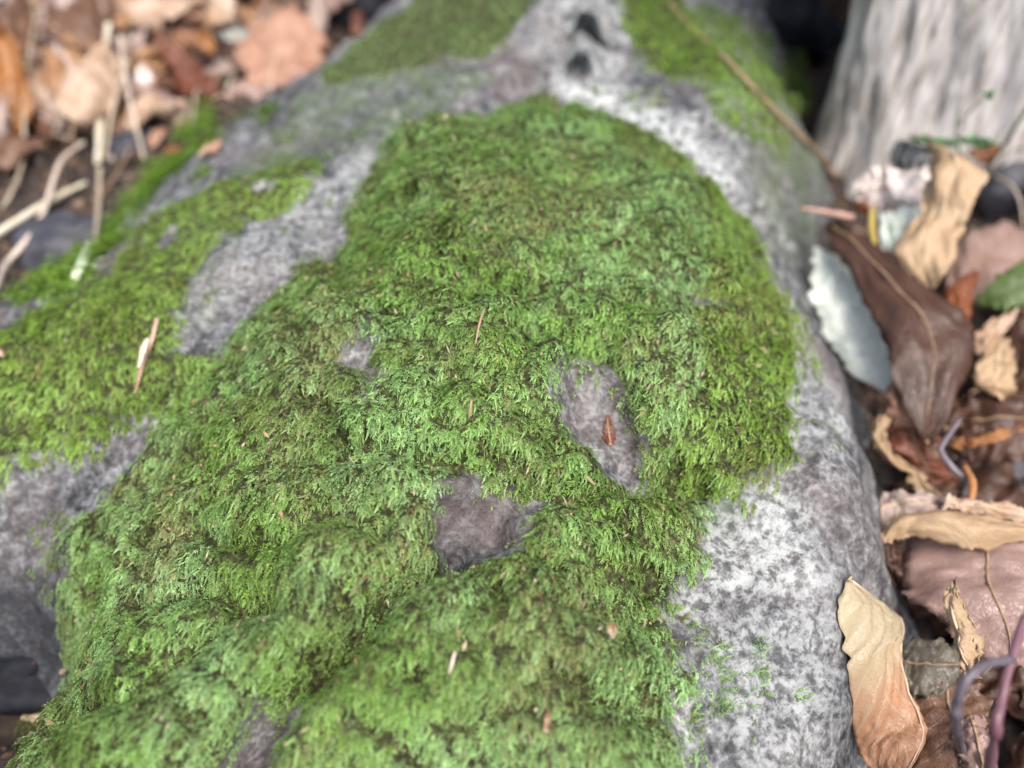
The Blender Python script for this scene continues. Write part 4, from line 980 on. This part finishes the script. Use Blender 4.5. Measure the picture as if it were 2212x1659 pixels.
# ------------------------------------------------------------------ leaf litter left of the boulder
LIT = [
    # px, py, length, angle, tint, curl, width, pitch, roll, lift, label
    (45, 22, 120, 88, 'pinkgrey', 0.2, 0.75, 0.35, 0.1, 0.020, 'flat mauve-grey leaf above the torn white leaf in the litter'),
    (30, 92, 130, 8, 'white', 0.25, 0.55, 0.2, -0.5, 0.022, 'torn white leaf in the litter below the mauve-grey leaf'),
    (160, 34, 220, 4, 'red', 0.3, 0.42, 0.0, -0.4, 0.010, 'long flat reddish brown leaf at the back of the litter'),
    (62, 135, 130, 84, 'brown', 0.3, 0.60, 0.2, 0.2, 0.014, 'mid-brown leaf below the torn white leaf'),
    (46, 228, 175, 88, 'orange', 0.85, 0.55, 0.35, 0.1, 0.008, 'rolled orange-tan leaf standing in the litter'),
    (150, 118, 130, 100, 'pinkgrey', 0.35, 0.55, 0.3, 0.3, 0.016, 'pinkish grey leaf with pale forked stalk'),
    (205, 72, 130, 28, 'mauve', 0.3, 0.60, 0.1, -0.4, 0.022, 'grey-mauve leaf lying on a brown leaf in the litter'),
    (212, 122, 160, -55, 'brown', 0.35, 0.60, -0.1, 0.2, 0.012, 'broad brown leaf below the grey-mauve leaf'),
    (228, 170, 130, -65, 'fawn', 0.45, 0.40, -0.1, 0.4, 0.010, 'narrow fawn leaf pointing at the thick pale straw'),
    (382, 130, 190, -4, 'cream', 0.85, 0.60, 0.1, -0.3, 0.010, 'cream and brown leaf rolled into a tube'),
    (484, 148, 80, -62, 'orange', 0.7, 0.50, 0.2, 0.3, 0.008, 'small orange curl at the end of the cream rolled leaf'),
    (585, 48, 300, 21, 'fawn', 1.0, 0.28, 0.05, 0.0, 0.018, 'long tightly rolled fawn leaf like a twig'),
    (505, 82, 80, 60, 'cream', 0.6, 0.60, 0.3, 0.0, 0.018, 'small cream leaf at the end of the long rolled leaf'),
    (532, 140, 130, -32, 'greygreen', 0.2, 0.60, 0.1, -0.2, 0.006, 'grey-green leaf beside the salmon leaf'),
    (617, 165, 170, 62, 'salmon', 0.18, 0.72, 0.25, 0.15, 0.010, 'smooth salmon leaf with pale rim touching the boulder'),
    (702, 98, 115, 58, 'pinkgrey', 0.7, 0.42, 0.5, 0.0, 0.016, 'folded pale leaf standing beside the boulder crest'),
    (650, 62, 130, 20, 'dark', 0.3, 0.55, 0.0, 0.2, 0.008, 'dark leaf beneath the long rolled fawn leaf'),
    (222, 262, 165, 62, 'cream', 0.6, 0.62, 0.2, 0.2, 0.008, 'crumpled cream leaf behind the thick pale straw'),
    (588, 92, 70, 40, 'cream', 0.4, 0.55, 0.2, 0.2, 0.012, 'small peach-cream leaf between rolled leaf and salmon leaf'),
    (338, 45, 170, -30, 'pinkgrey', 0.35, 0.50, 0.1, -0.1, 0.018, 'grey-tan leaf crossing under the greenish straw'),
    (290, 22, 160, -18, 'fawn', 0.5, 0.40, 0.1, 0.1, 0.016, 'slim fawn leaf at the back behind the grey-tan leaf'),
    (432, 52, 110, 72, 'mauve', 0.4, 0.55, 0.2, 0.1, 0.010, 'dusky pink leaf behind the cream rolled leaf'),
    (400, 18, 130, 42, 'brown', 0.4, 0.55, 0.1, 0.2, 0.012, 'tilted brown leaf behind the dusky pink leaf'),
    (328, 208, 70, 62, 'white', 0.5, 0.55, 0.3, 0.1, 0.008, 'small white leaf below the cream rolled leaf'),
    (105, 95, 120, 92, 'dark', 0.3, 0.55, 0.2, 0.1, 0.010, 'dark red-brown leaf beside the torn white leaf'),
    (8, 305, 110, 80, 'pinkgrey', 0.4, 0.50, 0.2, 0.1, 0.008, 'pale pink leaf below the rolled orange-tan leaf'),
    (40, 365, 150, 8, 'brown', 0.2, 0.60, 0.0, 0.0, 0.002, 'flattened brown leaf under the thin curved straw'),
    (560, 242, 130, 8, 'mauve', 0.2, 0.40, 0.0, 0.0, 0.003, 'flat reddish leaf below the salmon leaf'),
    (352, 325, 50, 44, 'salmon', 0.4, 0.50, 0.1, 0.1, 0.003, 'tiny peach leaf among the vivid moss clumps'),
    (388, 350, 36, 4, 'rust', 0.4, 0.60, 0.1, 0.1, 0.003, 'tiny rust leaf among the vivid moss clumps'),
    (445, 108, 70, -40, 'salmon', 0.5, 0.45, 0.1, 0.1, 0.018, 'small pink leaf on the cream rolled leaf'),
    (745, 20, 120, 50, 'mauve', 0.3, 0.55, 0.1, 0.1, 0.010, 'grey-pink leaf behind the folded pale leaf'),
    (640, 8, 140, 10, 'pinkgrey', 0.4, 0.5, 0.1, 0.1, 0.010, 'greyish leaf behind the long rolled fawn leaf'),
    (520, 22, 130, -20, 'red', 0.4, 0.5, 0.1, 0.1, 0.008, 'red-brown leaf behind the end of the long rolled leaf'),
    (265, 92, 90, -60, 'cream', 0.5, 0.26, 0.1, 0.2, 0.020, 'thin cream leaf strip beside the broad brown leaf'),
    (170, 170, 120, -68, 'white', 0.7, 0.24, 0.1, 0.1, 0.014, 'pale tapering leaf strip under the pinkish grey leaf'),
    (640, 115, 60, 20, 'dark', 0.4, 0.6, 0.0, 0.1, 0.014, 'small dark leaf above the salmon leaf'),
    (675, 130, 70, -30, 'brown', 0.5, 0.6, 0.1, 0.2, 0.010, 'curled brown leaf between salmon leaf and folded pale leaf'),
    (120, 60, 120, 30, 'tan', 0.4, 0.5, 0.1, 0.2, 0.014, 'tan leaf crossing the long reddish leaf'),
    (15, 170, 110, 60, 'tan', 0.4, 0.5, 0.1, 0.2, 0.010, 'tan leaf tucked behind the rolled orange-tan leaf'),
]
for i, (px, py, ln_, an, m_, cu, wd, pi_, ro, li, lab) in enumerate(LIT):
    loose_leaf(px, py, ln_, an, m_, lab, cu, 0.12, wd, pi_, ro, li + 0.008, 101 + i, torn=0.5 if 'torn' in lab else 0.0)
g_ = np.random.default_rng(8)
for i in range(125):
    px, py = g_.uniform(-200, 760), g_.uniform(-90, 300)
    if px > 560 + (230 - py) * 0.7: continue
    loose_leaf(px, py, g_.uniform(75, 165), g_.uniform(0, 360), ['brown', 'cream', 'tan', 'salmon', 'mauve', 'red', 'pinkgrey'][i % 7], ['plain brown', 'pale cream', 'plain tan', 'salmon-tinted', 'dull mauve', 'reddish brown', 'pinkish grey'][i % 7] + ' dead leaf underlying the thick litter bed left of the boulder', g_.uniform(0.2, 0.9), 0.1, g_.uniform(0.45, 0.65), g_.uniform(-0.3, 0.4), g_.uniform(-0.4, 0.4), g_.uniform(0.0, 0.007), 200 + i, 'underlying leaves of the litter bed')

# straws, roots and twigs on the left
def on(px, py, lift): return Wp(px, py) + np.array((0, 0, lift))
bar('straw', [on(283, 180, .052), on(262, 260, .040), on(226, 388, .014)], [0.0021, 0.0027, 0.0027, 0.0022], 'straw', 'thick bright cream straw leaning across the crumpled leaf', 'straw')
bar('straw', [on(226, 380, .010), on(220, 450, .006), on(208, 545, .003)], [0.0016, 0.0016, 0.0010], 'straw_dull', 'thin dull straw continuing below the thick cream straw', 'straw')
bar('straw', [on(300, 190, .046), on(304, 260, .034), on(318, 362, .008)], [0.0012, 0.0016, 0.0010], 'root', 'thin pale straw hanging right of the thick cream straw', 'straw')
bar('straw', [on(312, 225, .040), on(275, 300, .030), on(238, 372, .012)], [0.0012, 0.0014, 0.0012], 'straw_dull', 'dull straw crossing behind the thick cream straw', 'straw')
bar('straw', [on(355, 215, .014), on(325, 270, .010), on(270, 370, .006), on(225, 430, .004)], [0.0007, 0.0010, 0.0008], 'twig', 'very thin brown straw slanting over the bluish stone', 'straw')
bar('straw', [on(195, 414, .008), on(120, 465, .012), on(0, 548, .014), on(-80, 605, .014)], [0.0014, 0.0023, 0.0025, 0.0022], 'straw', 'straight pale straw lying under the curved pale root', 'straw')
bar('root', [on(200, 345, .016), on(160, 390, .020), on(140, 440, .020), on(118, 500, .018), on(78, 560, .016), on(35, 605, .014), on(12, 660, .012), on(-12, 690, .010)], [0.0011, 0.0017, 0.0018, 0.0016, 0.0019, 0.0017, 0.0013], 'root', 'curved pale root crossing the straight straw', 'root', wob=0.1, nseg=48)
bar('root', [on(120, 130, .040), on(103, 190, .034), on(84, 280, .026), on(62, 370, .010), on(30, 435, .006), on(10, 460, .004)], [0.0010, 0.0012, 0.0014, 0.0012], 'straw_dull', 'thin curved straw hanging over the flattened brown leaf', 'straw', nseg=40)
bar('straw', [on(452, -8, .040), on(400, 40, .036), on(335, 78, .030), on(300, 88, .028)], [0.0016, 0.0018, 0.0016, 0.0010], 'greenstraw', 'greenish white straw slanting over the grey-tan leaf', 'straw')
bar('straw', [on(100, 55, .036), on(106, 105, .030), on(116, 145, .026)], [0.0010, 0.0014, 0.0010], 'greenstraw', 'short pale green straw upright in the litter', 'straw')
rr = empty('cut_stalk', on(778, 66, .004)); tag(rr, 'pale upright stalk with red-brown foot behind the boulder crest', 'stalk')
bar('stalk', [on(780, -30, .05), on(780, 10, .036), on(779, 48, .020)], [0.0060, 0.0062, 0.0060], 'straw', parent=rr)
bar('foot', [on(779, 46, .020), on(777, 62, .012), on(772, 78, .002)], [0.0062, 0.0064, 0.0050], 'red', parent=rr)
bar('twig', [on(745, 30, .022), on(708, 45, .020), on(712, 70, .014)], [0.0012, 0.0012, 0.0010], 'straw_dull', 'short grey twig above the folded pale leaf', 'twig')
bar('straw', [on(205, 545, .008), on(185, 585, .006), on(158, 628, .003)], [0.0022, 0.0030, 0.0024], 'greenstraw', 'short pale bluish-green straw on the moss edge of the boulder', 'straw', flat=0.4)
bar('twig', [on(140, 160, .024), on(168, 195, .016), on(196, 214, .010)], [0.0014, 0.0014, 0.0010], 'root', 'white twig tip below the pinkish grey leaf', 'twig')
bar('twig', [on(600, -10, .045), on(650, 5, .04), on(720, 12, .03)], [0.0014, 0.0012, 0.0010], 'twig', 'brown twig at the back of the litter', 'twig')

g_ = np.random.default_rng(91)
for i in range(26):
    px, py = g_.uniform(-40, 640), g_.uniform(10, 330)
    if px > 560 + (230 - py) * 0.7: continue
    a_ = g_.uniform(0, 6.28); l_ = g_.uniform(35, 95)
    p0 = (px - l_ * math.cos(a_), py - 0.6 * l_ * math.sin(a_)); p1 = (px + l_ * math.cos(a_), py + 0.6 * l_ * math.sin(a_))
    hh_ = g_.uniform(.008, .026)
    kind_ = i % 3
    bar('stem_piece', [on(*p0, hh_ * 0.6), on(px + g_.uniform(-12, 12), py + g_.uniform(-10, 10), hh_), on(*p1, hh_ * 0.5)], [0.0006, 0.0009, 0.0006], ['straw_dull', 'twig', 'root'][kind_],
        ['thin dull straw stem among the litter leaves', 'thin brown twig stem among the litter leaves', 'thin pale rootlet stem among the litter leaves'][kind_], 'stem', 'thin stems strewn through the litter', seed=i)

# bits lying on the moss
rr = empty('split_straw', on(325, 780, .004)); tag(rr, 'split two-toned straw lying on the shoulder moss of the boulder', 'straw')
bar('straw', [on(351, 712, .008), on(338, 755, .007), on(318, 800, .006), on(298, 862, .004)], [0.0008, 0.0013, 0.0011, 0.0004], 'pinkstick', parent=rr, flat=0.6)
bar('sheath', [on(332, 760, .009), on(322, 785, .009), on(312, 818, .008)], [0.0010, 0.0017, 0.0008], 'straw', parent=rr, flat=0.5)
bar('needle', [on(1048, 690, .006), on(1038, 725, .008), on(1028, 765, .006)], [0.0003, 0.0005, 0.0003], 'pinkstick', 'fine pale brown needle caught in the middle of the moss carpet', 'needle')
bar('needle', [on(690, 1, .004), on(0, 0, 0), on(0, 0, 0)][:1] + [on(1020, 885, .006), on(1016, 915, .005)], [0.0005, 0.0005, 0.0004], 'orangestick', None, None) if False else None
bar('needle', [on(1020, 885, .006), on(1014, 918, .005)], [0.0005, 0.0006, 0.0004], 'twig', 'short brown needle in the moss left of the bare stone window', 'needle')
bar('needle', [on(1265, 1045, .005), on(1282, 1065, .006)], [0.0008, 0.0006], 'twig', 'stubby brown needle on the moss between the two bare stone windows', 'needle')
bar('needle', [on(985, 1420, .005), on(972, 1465, .004)], [0.0004, 0.0006, 0.0003], 'root', 'pale needle low on the front of the moss carpet', 'needle')
loose_leaf(1312, 945, 52, 100, 'red', 'small rust-red leaf scrap on the bare stone window in the moss', 0.4, 0.1, 0.5, 0, 0.2, 0.0005, 71, name='leaf_scrap', stalk=False)
loose_leaf(1318, 1378, 30, 90, 'khaki', 'tiny cream seed husk on the lower moss carpet', 0.4, 0.2, 0.7, 0, 0, 0.0055, 72, name='seed_husk', cat='seed husk', stalk=False)
loose_leaf(1180, 1570, 40, 80, 'salmon', 'tiny pinkish leaf scrap near the lower rim of the moss carpet', 0.5, 0.2, 0.4, 0, 0, 0.0055, 73, name='leaf_scrap', stalk=False)
loose_leaf(2, 776, 40, 150, 'salmon', 'tiny pink leaf scrap on the shoulder moss', 0.4, 0.2, 0.5, 0, 0, 0.005, 74, name='leaf_scrap', stalk=False)
loose_leaf(85, 1545, 60, 110, 'khaki', 'small yellowish leaf in the hollow beneath the brownish moss', 0.3, 0.2, 0.6, 0, 0, 0.004, 75, stalk=False)
loose_leaf(460, 335, 60, 35, 'salmon', 'narrow peach leaf scrap at the stone edge above the moss band', 0.3, 0.1, 0.35, 0, 0, 0.002, 76, name='leaf_scrap', stalk=False)

# ------------------------------------------------------------------ crumbs of old leaves over the soil
g_ = np.random.default_rng(77)
n = 26000
cx = g_.uniform(-0.62, 0.6, n); cy = g_.uniform(-0.4, 0.95, n)
ok = lookup(D, cx, cy) < -0.002
cx, cy = cx[ok], cy[ok]; n = len(cx)
cz = lookup(H, cx, cy) + 0.0012 + 0.003 * g_.random(n)
sz = (0.0012 + 0.0055 * g_.random(n) ** 2.2) * np.where(cy < 0.0, 0.5, 1.0)
d1 = g_.normal(size=(n, 3)) * (1, 1, 0.45); d1 /= np.linalg.norm(d1, axis=1)[:, None]
d2 = np.cross(d1, g_.normal(size=(n, 3)) * (0.5, 0.5, 1)); d2 /= np.linalg.norm(d2, axis=1)[:, None]
c = np.c_[cx, cy, cz]; asp = 0.25 + 0.6 * g_.random(n)
nn = np.cross(d1, d2)
Q = []
for a_, b_ in ((-1, -0.6), (0.1, -1), (1, -0.3), (0.8, 0.7), (-0.2, 1), (-0.9, 0.5)):
    Q.append(c + d1 * (sz * a_ * (0.7 + 0.5 * g_.random(n)))[:, None] + d2 * (sz * asp * b_ * (0.7 + 0.5 * g_.random(n)))[:, None] + nn * (sz * 0.25 * g_.normal(size=n))[:, None])
V = np.stack(Q, 1).reshape(-1, 3)
pal = np.array([(0.10, 0.06, 0.04), (0.17, 0.10, 0.06), (0.05, 0.033, 0.027), (0.28, 0.20, 0.14), (0.22, 0.11, 0.06), (0.38, 0.31, 0.25), (0.07, 0.06, 0.055)])
cc = pal[g_.choice(len(pal), n, p=[.24, .18, .24, .1, .1, .05, .09])] * (0.7 + 0.6 * g_.random(n))[:, None]
F = np.arange(6 * n).reshape(n, 6); F = np.vstack([F[:, [0, 1, 2, 3]], F[:, [0, 3, 4, 5]]])
tag(link('leaf_crumbs', np_mesh('leaf_crumbs', V, F, False, tint=np.repeat(cc, 6, 0)), M['crumb']), 'brown crumbs of rotted leaves scattered over the soil', 'leaf crumbs', None, 'stuff')
ii = np.argwhere(MASK['main'] > 0.6); n = 900
pk = ii[g_.integers(0, len(ii), n)]
fx_, fy_ = gx[pk[:, 0]], gy[pk[:, 1]]
c = np.c_[fx_, fy_, lookup(H, fx_, fy_) + 0.0016 + 0.0012 * g_.random(n)]
d1 = np.c_[-0.2 + 0.6 * g_.normal(size=n), -1 + 0.4 * g_.normal(size=n), 0.35 * g_.normal(size=n)]; d1 /= np.linalg.norm(d1, axis=1)[:, None]
d2 = np.cross(d1, np.c_[0.4 * g_.normal(size=(n, 2)), np.ones(n)]); d2 /= np.linalg.norm(d2, axis=1)[:, None]
ln_ = 0.0007 + 0.0026 * g_.random(n) ** 2.5; wd_ = 0.0003 + 0.0005 * g_.random(n) ** 2
Q = [c - d1 * ln_[:, None], c + d2 * wd_[:, None], c + d1 * ln_[:, None], c - d2 * wd_[:, None]]
pal = np.array([(0.16, 0.09, 0.05), (0.30, 0.20, 0.11), (0.08, 0.05, 0.03), (0.42, 0.33, 0.22)])
cc = pal[g_.integers(0, 4, n)] * (0.7 + 0.6 * g_.random(n))[:, None]
tag(link('litter_flecks', np_mesh('litter_flecks', np.stack(Q, 1).reshape(-1, 3), np.arange(4 * n).reshape(n, 4), False, tint=np.repeat(cc, 4, 0)), M['crumb']), 'tiny brown flecks and needles caught in the moss carpet', 'litter flecks', None, 'stuff')
bpy.context.view_layer.update()
